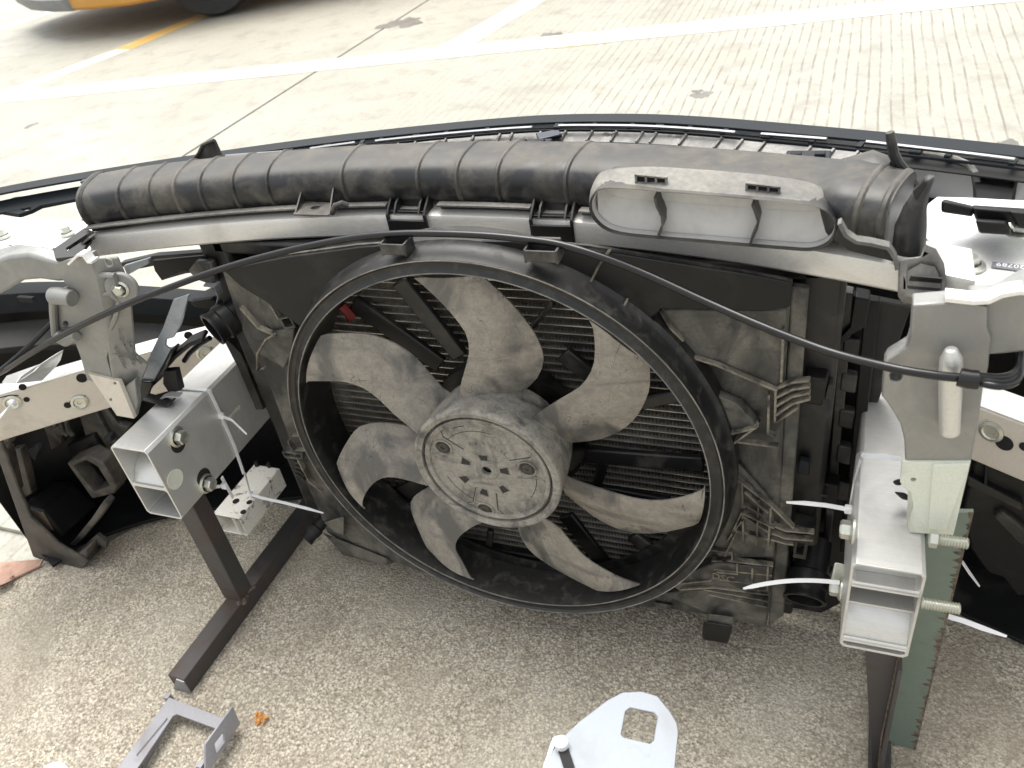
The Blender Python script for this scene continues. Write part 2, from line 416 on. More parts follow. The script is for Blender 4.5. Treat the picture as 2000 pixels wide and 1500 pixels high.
ground_strip("white_line", (la.x - ld.x, la.y - ld.y), (lb_.x + ld.x, lb_.y + ld.y), .20, M_line)
m0 = at(878, 94, Z=0); m1 = at(1038, 0, Z=0)
ground_strip("white_line", (m0.x, m0.y), (m1.x + (m1.x - m0.x) * 4, m1.y + (m1.y - m0.y) * 4), .16, M_line, -.0048)
y0 = at(1085, 80, Z=0); y1 = at(1190, 69, Z=0)
ground_strip("yellow_line", (y0.x, y0.y), (y1.x, y1.y), .19, M_paleyellow, -.0040)
a0 = at(0, 185, Z=0); a1 = at(240, 94, Z=0); a2 = at(420, 18, Z=0)
ground_strip("yellow_line", (a1.x, a1.y), (a2.x + (a2.x - a1.x) * 3, a2.y + (a2.y - a1.y) * 3), .15, M_yellow, -.0048)
ground_strip("white_line", (a0.x, a0.y), (a1.x, a1.y), .15, M_line, -.0052)
b0 = at(0, 55, Z=0); b1 = at(90, 24, Z=0)
ground_strip("white_line", (b0.x, b0.y), (b1.x + (b1.x - b0.x) * 2, b1.y + (b1.y - b0.y) * 2), .13, M_line, -.0048)

M_oil = flat("oil_stain", (.155, .148, .135), .6, 0, .3, 12)
def stain(px, py, r, seed):
    rnd = random.Random(seed); c = at(px, py, Z=-.005); n = 40; ph = [rnd.uniform(0, 6.28) for _ in range(5)]
    pts = []
    for i in range(n):
        a = 2 * math.pi * i / n; k = 1 + .28 * math.sin(2 * a + ph[0]) + .2 * math.sin(3 * a + ph[1]) + .13 * math.sin(7 * a + ph[2]) + .08 * math.sin(13 * a + ph[3])
        pts.append((c.x + r * k * math.cos(a) * .8, c.y + r * k * math.sin(a)))
    sheet("oil_stain", pts, -.0053, M_oil)
for q in ((1370, 185, .035, 1), (1362, 178, .02, 8), (1960, 285, .04, 2), (785, 45, .12, 3), (1075, 68, .05, 4), (60, 245, .03, 6), (1245, 60, .03, 7)): stain(*q)

# ================================================================== FAN, SHROUD, RADIATOR
FC = V(0, 0, .335)
def pol(r, deg, y): return FC + V(r * math.cos(rad(deg)), y, r * math.sin(rad(deg)))

rot = thing("fan_rotor", "large seven bladed cooling fan caked in taupe dust inside the black ring", "fan", FC)
# outlines of the seven blades: trailing (far) edge and leading (near) edge, tip first
BL = [([(240, 352), (330, 348), (430, 352), (520, 380), (600, 430), (660, 490), (720, 560), (762, 590)], [(175, 535), (270, 535), (350, 540), (420, 565), (480, 610), (530, 660), (590, 710), (625, 740)]),
      ([(872, 120), (930, 170), (1000, 240), (1050, 300), (1090, 360), (1115, 420), (1118, 470), (1090, 530), (1040, 575), (1015, 600)], [(608, 125), (680, 190), (740, 250), (790, 310), (820, 360), (828, 420), (815, 480), (795, 550), (785, 630)]),
      ([(1535, 465), (1535, 560), (1510, 630), (1470, 690), (1410, 735), (1330, 765), (1215, 777)], [(1305, 285), (1318, 360), (1320, 440), (1305, 500), (1260, 560), (1180, 610), (1100, 660), (1040, 712)]),
      ([(1738, 1092), (1650, 1115), (1560, 1130), (1450, 1125), (1350, 1085), (1270, 1030), (1205, 975)], [(1775, 945), (1700, 980), (1620, 1000), (1540, 1005), (1450, 990), (1350, 960), (1260, 930), (1200, 905)]),
      ([(1330, 1355), (1240, 1310), (1150, 1260), (1080, 1210), (1040, 1160), (1018, 1105)], [(1500, 1332), (1430, 1310), (1360, 1275), (1290, 1230), (1230, 1170), (1180, 1110), (1125, 1075)]),
      ([(680, 1232), (650, 1160), (620, 1090), (600, 1030), (610, 990), (650, 960), (680, 945)], [(845, 1327), (800, 1240), (775, 1190), (790, 1145), (850, 1100), (900, 1085)]),
      ([(300, 872), (340, 790), (390, 720), (450, 700), (520, 700), (600, 715), (640, 735)], [(402, 1042), (420, 980), (460, 930), (510, 910), (580, 920), (665, 945)])]
def edge_curve(pts, near):
    out = []
    n = len(pts)
    for i, (a, b) in enumerate(pts):
        t = i / (n - 1)
        y = (.003 + .002 * t) if near else (.013 + .024 * min(1, t * 1.6))
        out.append(at(500 + a / 2, 480 + b / 2, Y=y))
    # smooth resample to 15 stations
    L = [0]
    for p, q in zip(out, out[1:]): L.append(L[-1] + (q - p).length)
    res = []
    for k in range(15):
        d = L[-1] * k / 14; i = max(j for j in range(n) if L[j] <= d + 1e-9); i = min(i, n - 2); t = (d - L[i]) / (L[i + 1] - L[i])
        p0 = out[max(i - 1, 0)]; p1 = out[i]; p2 = out[i + 1]; p3 = out[min(i + 2, n - 1)]
        res.append(.5 * ((2 * p1) + (p2 - p0) * t + (2 * p0 - 5 * p1 + 4 * p2 - p3) * t * t + (3 * p1 - p0 - 3 * p2 + p3) * t ** 3))
    return res
for far_e, near_e in BL:
    E0 = edge_curve(far_e, False); E1 = edge_curve(near_e, True); NS = 9; rings = []
    for a, b in zip(E0, E1):
        f_ = []; k_ = []
        for j in range(NS + 1):
            t = j / NS; p = a.lerp(b, t); p = p + V(0, .003 - .005 * math.sin(math.pi * t), 0)
            th = .0010 + .0012 * math.sin(math.pi * t); f_.append(p); k_.append(p + V(0, 2 * th, 0))
        rings.append(f_ + k_[::-1])
    # keep the tips inside the ring
    for r_ in rings:
        for v_ in r_:
            d = math.hypot(v_.x - FC.x, v_.z - FC.z)
            if d > .2445: v_.x = FC.x + (v_.x - FC.x) * .2445 / d; v_.z = FC.z + (v_.z - FC.z) * .2445 / d
    MB().loft(rings).build("blade", M_blade, rot, smooth=50)
# hub: drum, rim, groove, recessed face
hub = MB().lathe([(.084, -.050), (.088, -.02), (.0895, .008), (.0905, .015), (.0895, .0172), (.0865, .0185), (.083, .0165), (.0805, .0165), (.0800, .008), (.0772, .008), (.0768, .0155), (.0755, .0162), (.0715, .0150), (.0705, .0128)], FC, (0, -1, 0), 96)
hub.build("hub", M_hub, rot, smooth=40)
face = MB().lathe([(.0706, .0126), (.05, .0130), (.02, .0128), (.0145, .0128), (.0135, .0142), (.0105, .0150), (.0062, .0146), (.0058, .0102)], FC, (0, -1, 0), 72).build("hub_face", M_hub, rot, smooth=45)
MB().lathe([(0, .0095), (.0042, .0095), (.0048, .0088), (.0048, .0078)], FC, (0, -1, 0), 20).build("shaft", flat("dark_steel", (.05, .045, .04), .4, .8), rot)
def hub_pt(px, py, y=-.0128): return at(px, py, Y=y)
M_screw = flat('dirty_screw', (.06, .055, .048), .5, .4, .3, 200); M_groove = flat('hub_groove', (.045, .04, .034), .9)
scr = [hub_pt(866, 873), hub_pt(1030, 915), hub_pt(948, 994)]
for p in scr:
    s_ = MB().lathe([(.0068, .0002), (.0060, .0014), (.0028, .0016), (.0024, .0004), (0, .0004)], p, (0, -1, 0), 32).build("screw", M_screw, rot, smooth=30)
    d = (p - FC); d.y = 0; d.normalize(); q = V(-d.z, 0, d.x)
    MB().lathe([(.0118, .0003), (.0114, .0020), (.0100, .0022), (.0092, .0004)], p, (0, -1, 0), 32).build("screw_boss", M_hub, rot, smooth=30)
    MB().lathe([(.0091, .0005), (.0069, .0004)], p, (0, -1, 0), 32).build("screw_recess", M_groove, rot)
    for sgn in (-1, 1):                    # raised webs either side of each screw boss
        a = p + q * sgn * .0165 + d * .006; pts = []
        for i in range(9):
            t = i / 8; rr = .0715 - .037 * t; off = .0155 - .004 * t + .006 * (t < .15)
            pts.append(FC + d * rr + q * sgn * off + V(0, -.0132, 0))
        MB().tube(pts, .0010, 6).build("web", M_hub, rot)
        MB().strip([x + q * sgn * .0016 + V(0, .0004, 0) for x in pts], .0012, .0006, q).build("web_groove", M_groove, rot)
M_slot0 = 0
M_slot = flat("hub_slot_dark", (.03, .028, .024), .9)
for q in ((910, 902), (945, 896), (985, 920), (984, 955), (946, 961), (908, 935)):
    p = hub_pt(*q, y=-.0130); d = (p - FC); d.y = 0; d.normalize(); t = V(-d.z, 0, d.x)
    MB().prism([p + d * .0055 + t * .0062, p + d * .0055 - t * .0062, p - d * .0055 - t * .0036, p - d * .0055 + t * .0036], (0, .0012, 0)).build("slot", M_slot, rot)
    fr = [p + d * .0055 + t * .0062, p + d * .0055 - t * .0062, p - d * .0055 - t * .0036, p - d * .0055 + t * .0036]
    MB().tube([x + V(0, -.0002, 0) for x in fr], .0006, 5, closed=True).build("slot_rim", M_hub, rot)
for th0, th1, rr in ((75, 140, .058), (-35, 18, .060), (-160, -105, .058), (105, 118, .066)):
    MB().tube([pol(rr, th0 + (th1 - th0) * i / 14, -.0127) for i in range(15)], .0005, 5).build("moulded_line", M_groove, rot)
for i, ch in enumerate("BM0 9 A4.02"):
    a = 112 - i * 6.4
    lettering(ch, pol(.040, a, -.0134), (math.sin(rad(a)), 0, -math.cos(rad(a))), (math.cos(rad(a)), 0, math.sin(rad(a))), .0062, .0004, M_hub, rot)

shr = thing("fan_shroud", "black plastic fan shroud with round ring around the dusty fan", "fan shroud", FC)
ring = MB().lathe([(.2478, -.066), (.2490, -.02), (.2496, -.004), (.2505, -.0005), (.2520, .0005), (.2545, -.0012), (.2585, -.0030), (.2625, -.0022), (.2652, .0004), (.2665, .0003), (.2672, -.003), (.2680, -.012), (.2695, -.020), (.2718, -.0245), (.2745, -.027), (.2745, -.056), (.268, -.056), (.262, -.02), (.258, -.008), (.2535, -.010), (.2525, -.066)], FC, (0, -1, 0), 144, closed=True)
ring.build("fan_ring", M_ring, shr, smooth=32)
M_edge = plastic("edge_highlight", (.05, .05, .05), (.34, .32, .28), .30, .60, .5, 22)
for rr_e, ye in ((.2655, -.0004), (.2512, -.0002)):  # thin pale beads: bright highlight of both lip edges, put into the colour
    MB().tube([FC + V(rr_e * math.cos(a), ye, rr_e * math.sin(a)) for a in [2 * math.pi * k / 144 for k in range(144)]], .00075, 6, closed=True).build("edge_highlight", M_edge, shr)
# plate with circular hole
YS = .050
outl = ats([(432, 520), (560, 497), (700, 478), (850, 468), (1000, 468), (1150, 480), (1300, 505), (1450, 530), (1548, 548), (1540, 640), (1533, 760), (1527, 900), (1519, 1040), (1511, 1150), (1497, 1224), (1440, 1212), (1384, 1200), (1290, 1186), (1150, 1185), (1000, 1166), (860, 1132), (760, 1092), (668, 1058), (640, 1040), (624, 1000), (604, 955), (583, 905), (563, 850), (545, 800), (520, 735), (498, 695), (478, 655), (458, 600)], Y=YS)
MB().prism(outl, (0, .004, 0), [circle(FC + V(0, YS, 0), .2735, XA, ZA, 96)]).build("shroud_plate", M_shroud, shr)
# raised areas of the plate, right side
def panel(name, pts, Y, th, mat, parent, holes=(), bevel=.0015):
    return MB().prism(ats(pts, Y=Y), (0, th, 0), [ats(h, Y=Y) for h in holes]).build(name, mat, parent, bevel=bevel)
YT = .0265
tp_ = ats([(436, 528), (560, 503), (700, 484), (850, 472), (1000, 472), (1150, 488), (1300, 512), (1450, 535), (1548, 553), (1543, 600), (1500, 608), (1290, 603)], Y=YT)
a1_ = math.degrees(math.atan2(tp_[-1].z - .335, tp_[-1].x)); arc_ = [pol(.2712, a, YT) for a in [30 + i * (146 - 30) / 40 for i in range(41)]]
lf_ = ats([(520, 590), (470, 560)], Y=YT)
MB().prism(tp_ + [at(1240, 640, Y=YT)] + arc_ + lf_, (0, .004, 0)).build("upper_panel", M_blackclean, shr, bevel=.003)
panel("edge_strip", [(1546, 560), (1580, 566), (1530, 1204), (1500, 1222), (1520, 1000), (1538, 700)], .048, .010, M_shroud, shr, bevel=.002)
panel("step_panel", [(1290, 606), (1536, 606), (1532, 700), (1522, 760), (1400, 705), (1330, 690), (1300, 660)], .040, .010, M_shroud, shr, bevel=.003)
panel("lower_panel", [(1385, 1030), (1440, 905), (1510, 985), (1515, 1090), (1400, 1090)], .042, .008, M_shroud, shr, bevel=.003)
panel("bottom_panel", [(1300, 1130), (1400, 1100), (1510, 1110), (1504, 1165), (1380, 1150), (1330, 1160)], .036, .014, M_shroud, shr, bevel=.002)
panel("bottom_step", [(1290, 1160), (1380, 1152), (1500, 1170), (1495, 1224), (1440, 1212), (1384, 1200)], .042, .008, M_shroud, shr, bevel=.002)
def rib(pts, Y, parent=shr, wd=.007, th=.0022, mat=M_rib, name="rib"):
    p = ats(pts, Y=Y); return MB().strip([q + V(0, wd * .2, 0) for q in p], wd, th, (0, 1, 0)).build(name, mat, parent)
for pts in ([(1440, 935), (1505, 985), (1550, 1030)], [(1450, 945), (1452, 1060)], [(1482, 975), (1478, 1062)], [(1506, 990), (1500, 1068)],
            [(1430, 1040), (1455, 985), (1490, 1005)], [(1420, 1055), (1455, 1008), (1505, 1040)], [(1415, 1085), (1440, 1035), (1500, 1052)],
            [(1510, 1025), (1535, 1035), (1590, 1040)], [(1508, 1040), (1535, 1050), (1588, 1054)], [(1506, 1052), (1534, 1060), (1550, 1062)],
            [(1410, 1092), (1510, 1104)], [(1395, 1110), (1508, 1122)], [(1390, 1128), (1500, 1142)], [(1385, 1072), (1430, 1078), (1430, 1092), (1390, 1094)],
            [(1375, 1150), (1500, 1172)], [(1430, 860), (1520, 872)], [(1502, 770), (1500, 845), (1515, 852)], [(1430, 862), (1426, 900)]):
    rib(pts, .038)
# comb of ribs at clip on right
for k in range(4):
    rib([(1516, 758 + k * 17), (1548, 745 + k * 14), (1582, 742 + k * 12)], .040)
for pts in ([(1190, 490), (1172, 515), (1155, 548)], [(1225, 585), (1215, 605), (1235, 610)]): rib(pts, .024, wd=.008)
rib([(1515, 755), (1514, 825)], .040); rib([(1514, 825), (1558, 795)], .040)
# torn blade-like wind flaps along the ring, right
for a, b, c, d in (((1310, 700), (1365, 735), (1405, 790), (1345, 770)), ((1350, 752), (1385, 770), (1420, 845), (1398, 850)), ((1395, 770), (1440, 790), (1478, 832), (1420, 850))):
    q = ats([a, b, c, d], Y=.034); MB().hexa([q[0], q[1], q[2], q[3]], [x + V(.004, .012, -.002) for x in q]).build("flap", M_shroud, shr, bevel=.001)
for pts in ([(1455, 960), (1500, 1000)], [(1448, 1000), (1512, 1030)], [(1300, 1142), (1390, 1132)], [(1330, 1150), (1395, 1146), (1500, 1160)], [(1470, 1110), (1468, 1150)], [(1500, 1105), (1498, 1150), (1480, 1152)],
            [(1440, 1100), (1440, 1120), (1400, 1116)], [(1290, 606), (1310, 640), (1335, 665)], [(1330, 690), (1400, 712), (1470, 742), (1518, 762)], [(1530, 640), (1526, 745)], [(1420, 880), (1440, 940)], [(1385, 1160), (1498, 1184)]):
    rib(pts, .035, wd=.006)
lettering("DSC", at(1412, 1128, Y=.0355), (1, 0, -.06), (0, 0, 1), .014, .0008, M_rib, shr)
rib([(1405, 850), (1478, 832)], .032, wd=.012); rib([(1360, 735), (1376, 790), (1412, 812)], .030, wd=.012); rib([(1412, 880), (1480, 830)], .032)
# clip and pegs
MB().hexa(ats([(1384, 1198), (1434, 1205), (1432, 1222), (1382, 1218)], Y=.030), ats([(1384, 1198), (1434, 1205), (1432, 1222), (1382, 1218)], Y=.055)).build("peg_block", M_shroud, shr, bevel=.002)
MB().hexa(ats([(1374, 1213), (1432, 1222), (1422, 1259), (1371, 1250)], Y=.026), ats([(1374, 1213), (1432, 1222), (1424, 1240), (1371, 1236)], Y=.052)).build("peg", M_ring, shr, bevel=.003)
MB().hexa(ats([(1278, 1176), (1312, 1182), (1310, 1192), (1280, 1186)], Y=.045), ats([(1278, 1176), (1312, 1182), (1310, 1192), (1280, 1186)], Y=.055)).build("peg_clip", M_shroud, shr)
# left side pockets and webs
def frame(pts, inner, Y, d, parent=shr, mat=M_shroud, name="pocket"):
    MB().prism(ats(pts, Y=Y), (0, d, 0), [ats(inner, Y=Y)]).build(name, mat, parent, bevel=.0008)
frame([(518, 562), (548, 562), (552, 590), (530, 596)], [(524, 569), (543, 568), (546, 585), (533, 590)], .030, .02)
frame([(544, 622), (566, 618), (578, 640), (555, 645)], [(549, 625), (564, 622), (573, 637), (557, 640)], .030, .02)
panel("left_web", [(500, 545), (548, 540), (560, 600), (565, 650), (545, 690), (520, 650), (505, 600)], .042, .008, M_shroud, shr, bevel=.003)
panel("left_web", [(525, 650), (575, 640), (570, 690), (555, 720), (520, 700), (503, 690)], .036, .014, M_shroud, shr, bevel=.002)
for pts in ([(503, 690), (520, 662), (540, 650)], [(550, 545), (585, 600), (597, 620)], [(503, 690), (503, 722), (516, 718)], [(470, 600), (505, 640), (540, 655)], [(530, 596), (545, 622)], [(460, 548), (500, 545), (520, 560)],
            [(563, 860), (605, 940), (630, 960)], [(570, 850), (600, 850)], [(575, 880), (606, 878)]):
    rib(pts, .036)
for k in range(5): rib([(577, 893 + k * 8), (588, 897 + k * 8), (596, 906 + k * 8)], .040, mat=M_shroud)
frame([(549, 882), (590, 886), (592, 898), (556, 895)], [(553, 885), (586, 889), (587, 895), (558, 892)], .03, .02)
MB().hexa(ats([(632, 1020), (672, 1008), (672, 1045), (655, 1040)], Y=.028), ats([(632, 1020), (672, 1008), (672, 1045), (655, 1040)], Y=.05)).build("corner_clip", M_shroud, shr, bevel=.002)
MB().hexa(ats([(630, 1040), (760, 1092), (752, 1105), (668, 1080)], Y=.045), ats([(640, 1045), (770, 1096), (770, 1100), (668, 1084)], Y=.07)).build("corner_panel", M_shroud, shr, bevel=.003)
# lower flat section ring seen inside the mouth
MB().strip([pol(.243, a, .055) for a in range(-160, -20, 5)], .016, .004, [pol(1, a, 0) - FC for a in range(-160, -20, 5)]).build("mouth_ledge", M_ring, shr)
# stator arms that carry the motor
for (a, b, wd) in (((780, 548), (900, 695), .022), ((690, 590), (862, 712), .024), ((1080, 590), (1030, 650), .006), ((1100, 690), (1170, 745), .022), ((1165, 770), (1230, 715), .014), ((1235, 790), (1330, 770), .016),
                   ((1105, 885), (1375, 905), .022), ((1180, 900), (1165, 950), .012), ((1105, 1005), (1200, 1125), .022), ((1120, 950), (1310, 985), .022), ((958, 1035), (952, 1120), .009), ((1235, 1045), (1300, 1095), .020), ((840, 935), (735, 985), .024), ((660, 860), (640, 930), .012)):
    p0 = at(*a, Y=.066); p1 = at(*b, Y=.066)
    d = (p1 - p0).normalized(); MB().strip([p0, p0 + (p1 - p0) * .5, p1], wd, .008, (d.z, 0, -d.x)).build("stator_arm", M_black, shr, bevel=.002)
MB().lathe([(.098, -.058), (.098, -.075), (.0, -.075)], FC, (0, -1, 0), 48).build("motor_mount", M_black, shr)
MB().tube(ats([(668, 597), (690, 622)], Y=.06), .006, 8).build("wire_connector", M_red, shr)

radr = thing("radiator", "thin horizontal radiator tubes and fins seen behind the fan blades", "radiator", V(0, .1, .335))
YR = .086
MB().box((-.008, YR + .022, .335), (.665, .006, .475)).build("core_backing", M_dark, radr)
zsp = at(805, 585, Y=YR).z - at(811, 600.4, Y=YR).z
ztop = at(805, 585, Y=YR).z
tubes = []
k0 = int((ztop - .10) / zsp); zz = ztop + 3 * zsp
t0 = None; nz = 0
while zz > .085:
    if t0 is None:
        t0 = MB().box((-.008, YR + .008, 0), (.655, .016, .0011)).build("tube", M_tube, None); t0.parent = radr; t0.location = (0, -.1, zz - .335); t = t0
        t0.location = (0, -.1, zz - .335)
    else:
        t = t0.copy(); COL.objects.link(t); t.parent = radr; t.location = (0, -.1, zz - .335)
    tubes.append(zz); zz -= zsp
fin = MB(); fp = .0021
for z0 in tubes:
    n = int(.64 / fp)
    for i in range(n):
        x = -.328 + i * fp
        if (i % 2) == 0: a, b = z0 - zsp + .001, z0 - .001
        else: a, b = z0 - .001, z0 - zsp + .001
        o = len(fin.v); fin.v += [V(x, YR + .0008, a), V(x + fp, YR + .0008, b), V(x + fp, YR + .014, b), V(x, YR + .014, a)]; fin.f.append((o, o + 1, o + 2, o + 3))
kind(fin.build("fins", M_core, radr, smooth=0, merge=False), 'stuff')
for sx, w2 in ((-.358, .042), (.342, .042)):
    MB().box((sx, YR + .012, .335), (w2, .05, .50)).build("side_tank", M_black, radr, bevel=.006)
MB().box((-.008, YR + .012, .562), (.70, .05, .018)).build("top_frame", M_black, radr, bevel=.004)
MB().box((-.008, YR + .012, .075), (.70, .05, .025)).build("bottom_frame", M_black, radr, bevel=.004)
def hose(px, py, Y, r, ln, ax, label=None):
    c = at(px, py, Y=Y); ax = Vector(ax).normalized()
    return MB().lathe([(0, -ln), (r * .95, -ln), (r * .95, -ln * .45), (r * 1.12, -ln * .42), (r * 1.12, -.012), (r * 1.02, -.010), (r * 1.02, -.003), (r * 1.10, 0), (r * 1.10, .003), (r * .90, .003), (r * .86, -.035), (0, -.035)], c, ax, 40).build("hose_connector", M_blackclean, radr, smooth=35)
hose(418, 642, .035, .0205, .06, (-.42, -.85, -.15))
hose(1572, 1168, .030, .0220, .07, (-.05, -.9, -.42))
hose(600, 1052, .025, .0105, .05, (-.4, -.85, -.3))

# ------------------------------------------------------------------ black clutter right of the radiator
sg = thing("side_air_guide", "dark plastic air guide standing between radiator and right aluminium rail", "air guide", V(.38, .12, .02))
def slab(pts, Y, d, mat, parent, name, bevel=.0015): return MB().prism(ats(pts, Y=Y), (0, d, 0)).build(name, mat, parent, bevel=bevel)
slab([(1582, 560), (1780, 600), (1700, 830), (1690, 900), (1655, 1100), (1640, 1180), (1600, 1200), (1530, 1200)], .135, .01, M_black, sg, "back_panel")
slab([(1590, 565), (1632, 572), (1600, 800), (1580, 1010), (1550, 1120), (1545, 1100)], .10, .02, M_black, sg, "column")
slab([(1645, 570), (1668, 575), (1640, 900), (1620, 1080), (1606, 1080), (1628, 800)], .112, .015, M_duct, sg, "rail")
slab([(1670, 580), (1700, 586), (1690, 640), (1662, 655), (1630, 690), (1622, 680), (1660, 640)], .105, .02, M_blackclean, sg, "hook")
slab([(1690, 585), (1720, 590), (1688, 860), (1660, 1080), (1640, 1080), (1670, 800)], .118, .012, M_blackclean, sg, "seal_strip")
slab([(1572, 736), (1617, 742), (1606, 794), (1568, 788)], .055, .03, M_blackclean, sg, "clip_block", .002)
slab([(1617, 752), (1628, 754), (1622, 784), (1610, 782)], .06, .02, M_black, sg, "clip_end")
slab([(1578, 700), (1615, 706), (1616, 740), (1574, 736)], .075, .02, M_blackclean, sg, "clip_cap")
slab([(1560, 900), (1582, 905), (1580, 930), (1556, 926)], .06, .01, M_trim, sg, "small_tab")
slab([(1575, 940), (1640, 950), (1630, 1000), (1600, 990), (1578, 975)], .085, .02, M_blackclean, sg, "lug")
for pts in ([(1578, 960), (1615, 964)], [(1578, 973), (1600, 976)], [(1597, 962), (1594, 985)]):
    MB().strip(ats(pts, Y=.078), .008, .003, (0, 1, 0)).build("rib", M_black, sg)
frame([(1550, 1025), (1593, 1035), (1590, 1066), (1546, 1058)], [(1556, 1034), (1584, 1040), (1582, 1058), (1552, 1052)], .045, .02, sg, M_black, "lower_latch")
frame([(1553, 1045), (1580, 1050), (1574, 1094), (1548, 1089)], [(1559, 1054), (1573, 1056), (1568, 1086), (1554, 1083)], .042, .012, sg, M_black, "latch_frame")
slab([(1545, 1092), (1612, 1100), (1618, 1140), (1540, 1128)], .06, .05, M_blackclean, sg, "connector_body", .004)
for k in range(5): slab([(1648 - k * 4, 660 + k * 70), (1680 - k * 5, 666 + k * 70), (1675 - k * 5, 700 + k * 70), (1644 - k * 4, 694 + k * 70)], .11, .012, M_duct if k % 2 else M_black, sg, "pocket", .002)
MB().lathe([(0, 0), (.010, 0), (.010, .018), (.007, .02), (0, .02)], at(1636, 1118, Y=.09), (0, -.8, .5), 20).build("bolt_stud", M_zinc, sg)

# ------------------------------------------------------------------ black clutter upper left
lg = thing("left_air_guide", "torn black plastic air guide hanging under left end of the silver beam", "air guide", V(-.44, .09, .45))
slab([(232, 515), (300, 500), (440, 490), (450, 545), (430, 570), (402, 530), (362, 535), (316, 548), (300, 520), (250, 530)], .10, .012, M_black, lg, "guide_panel")
slab([(296, 510), (402, 500), (400, 525), (352, 532), (316, 549), (302, 530)], .07, .006, M_blackclean, lg, "torn_flap")
slab([(240, 520), (290, 505), (292, 514), (248, 538)], .08, .006, M_bluegrey, lg, "strip")
slab([(380, 512), (412, 512), (420, 560), (384, 548), (366, 530)], .06, .012, M_shroud, lg, "latch_lug", .003)
slab([(405, 548), (436, 552), (455, 600), (440, 660), (470, 690), (515, 800), (500, 800), (466, 720), (430, 650), (440, 600)], .075, .02, M_black, lg, "side_edge", .003)
MB().strip(ats([(402, 552), (424, 556), (430, 575), (425, 592)], Y=.06), .012, .0015, (0, 1, .3)).build("spring_clip", M_greybr, lg)
slab([(370, 590), (410, 585), (440, 600), (420, 605), (380, 600)], .07, .01, M_blackclean, lg, "retainer")

# ================================================================== BEAM, DUCT, BRACKETS
def yb(x): return .098 - .38 * (x + .03) ** 2
xs = [-.488 + i * (.455 + .488) / 36 for i in range(37)]
beam = thing("cross_beam", "long curved silver aluminium cross beam lying over the radiator top", "beam", V(0, .09, .575))
def beam_ring(x):
    y = yb(x); z0, z1 = .5725, .600
    return [V(x, y, z0 + .003), V(x, y + .003, z0), V(x, y + .05, z0), V(x, y + .05, z1), V(x, y + .006, z1), V(x, y + .0015, z1 - .002), V(x, y, z1 - .006)]
MB().loft([beam_ring(x) for x in xs]).build("beam_body", M_beam, beam, smooth=25)
duct = thing("air_intake_duct", "long ribbed black plastic intake duct resting on the silver beam", "air duct", V(0, .14, .60))
def duct_ring(x, s=1.0, n=28):
    y = yb(x) + .056; hd, hh, zc = .043, .0255, .6260
    if x > .335:
        t = min(1, (x - .335) / .022); t = t * t * (3 - 2 * t); hh += .004 * t; hd += .004 * t; zc += .002 * t; y -= .008 * t
    if x > .345:
        t = (x - .345) / .06; y -= .012 * t; hd -= .009 * t
    if x > .398: hd *= .93; hh *= .95
    if x < -.46:
        t = (-.46 - x) / .05; hh -= .002 * t
    out = []
    sl = -2 * .38 * (x + .03); nl = math.hypot(1, sl); nx, ny = -sl / nl, 1 / nl
    for k in range(n):
        a = 2 * math.pi * k / n; c, q = math.cos(a), math.sin(a); e = .72
        d = math.copysign(abs(c) ** e, c) * hd * s
        out.append(V(x + nx * d, y + ny * d, zc + math.copysign(abs(q) ** e, q) * hh * s))
    return out
dx = [-.503 + i * .0085 for i in range(int((.405 + .503) / .0085) + 1)]
MB().loft([duct_ring(x) for x in dx]).build("duct_body", M_duct, duct, smooth=50)
for px, py in ((219, 372), (284, 362), (346, 349), (399, 342), (468, 333), (538, 326), (686, 317), (838, 311), (914, 312), (996, 312), (1134, 316)):
    x = at(px, py, Z=.6460).x - .006
    MB().loft([duct_ring(x - .0030, 1.0), duct_ring(x - .0013, 1.06), duct_ring(x + .0013, 1.06), duct_ring(x + .0030, 1.0)]).build("rib", M_ductrib, duct, smooth=40)
for px, py in ((1704, 360), (1752, 374)):
    x = at(px, py + 40, Z=.640).x
    MB().loft([duct_ring(x - .0030, 1.0), duct_ring(x - .0013, 1.05), duct_ring(x + .0013, 1.05), duct_ring(x + .0030, 1.0)]).build("rib", M_ductrib, duct, smooth=40)
# lower flange along the front
def fl(x0, x1, dy0, z, h, n=14): return [V(x0 + (x1 - x0) * i / n, yb(x0 + (x1 - x0) * i / n) + dy0, z) for i in range(n + 1)]
xa, xb, xc, xd, xe = (at(px, 420, Y=.08).x for px in (186, 655, 745, 830, 1030))
for a, b in ((-.488, xc - .004), (xd + .004, xe - .004), (xe + .05, .13)):
    MB().strip(fl(a, b, .0075, .6090, 0), .010, .0018, (0, 1, 0)).build("flange", M_flange, duct)
    MB().strip(fl(a, b, .0135, .6045, 0), .007, .002, (0, 0, 1)).build("flange_wall", M_black, duct)
# left end: collar and lugs
MB().loft([duct_ring(-.5035, 1.08), duct_ring(-.5000, 1.10), duct_ring(-.4975, 1.02)]).build("end_collar", M_duct, duct, smooth=40)
MB().strip(ats([(160, 355), (172, 352), (195, 357), (235, 349)], Y=.13), .006, .003, (0, 1, .2)).build("end_fin", M_duct, duct)
MB().prism(ats([(345, 334), (372, 318), (388, 300), (396, 283), (418, 274), (437, 316)], Y=.165), (0, .004, 0)).build("upright_fin", M_duct, duct, bevel=.001)
MB().tube(ats([(345, 334), (372, 318), (388, 300), (396, 283), (418, 274)], Y=.164), .0022, 8).build("fin_edge", M_duct, duct)
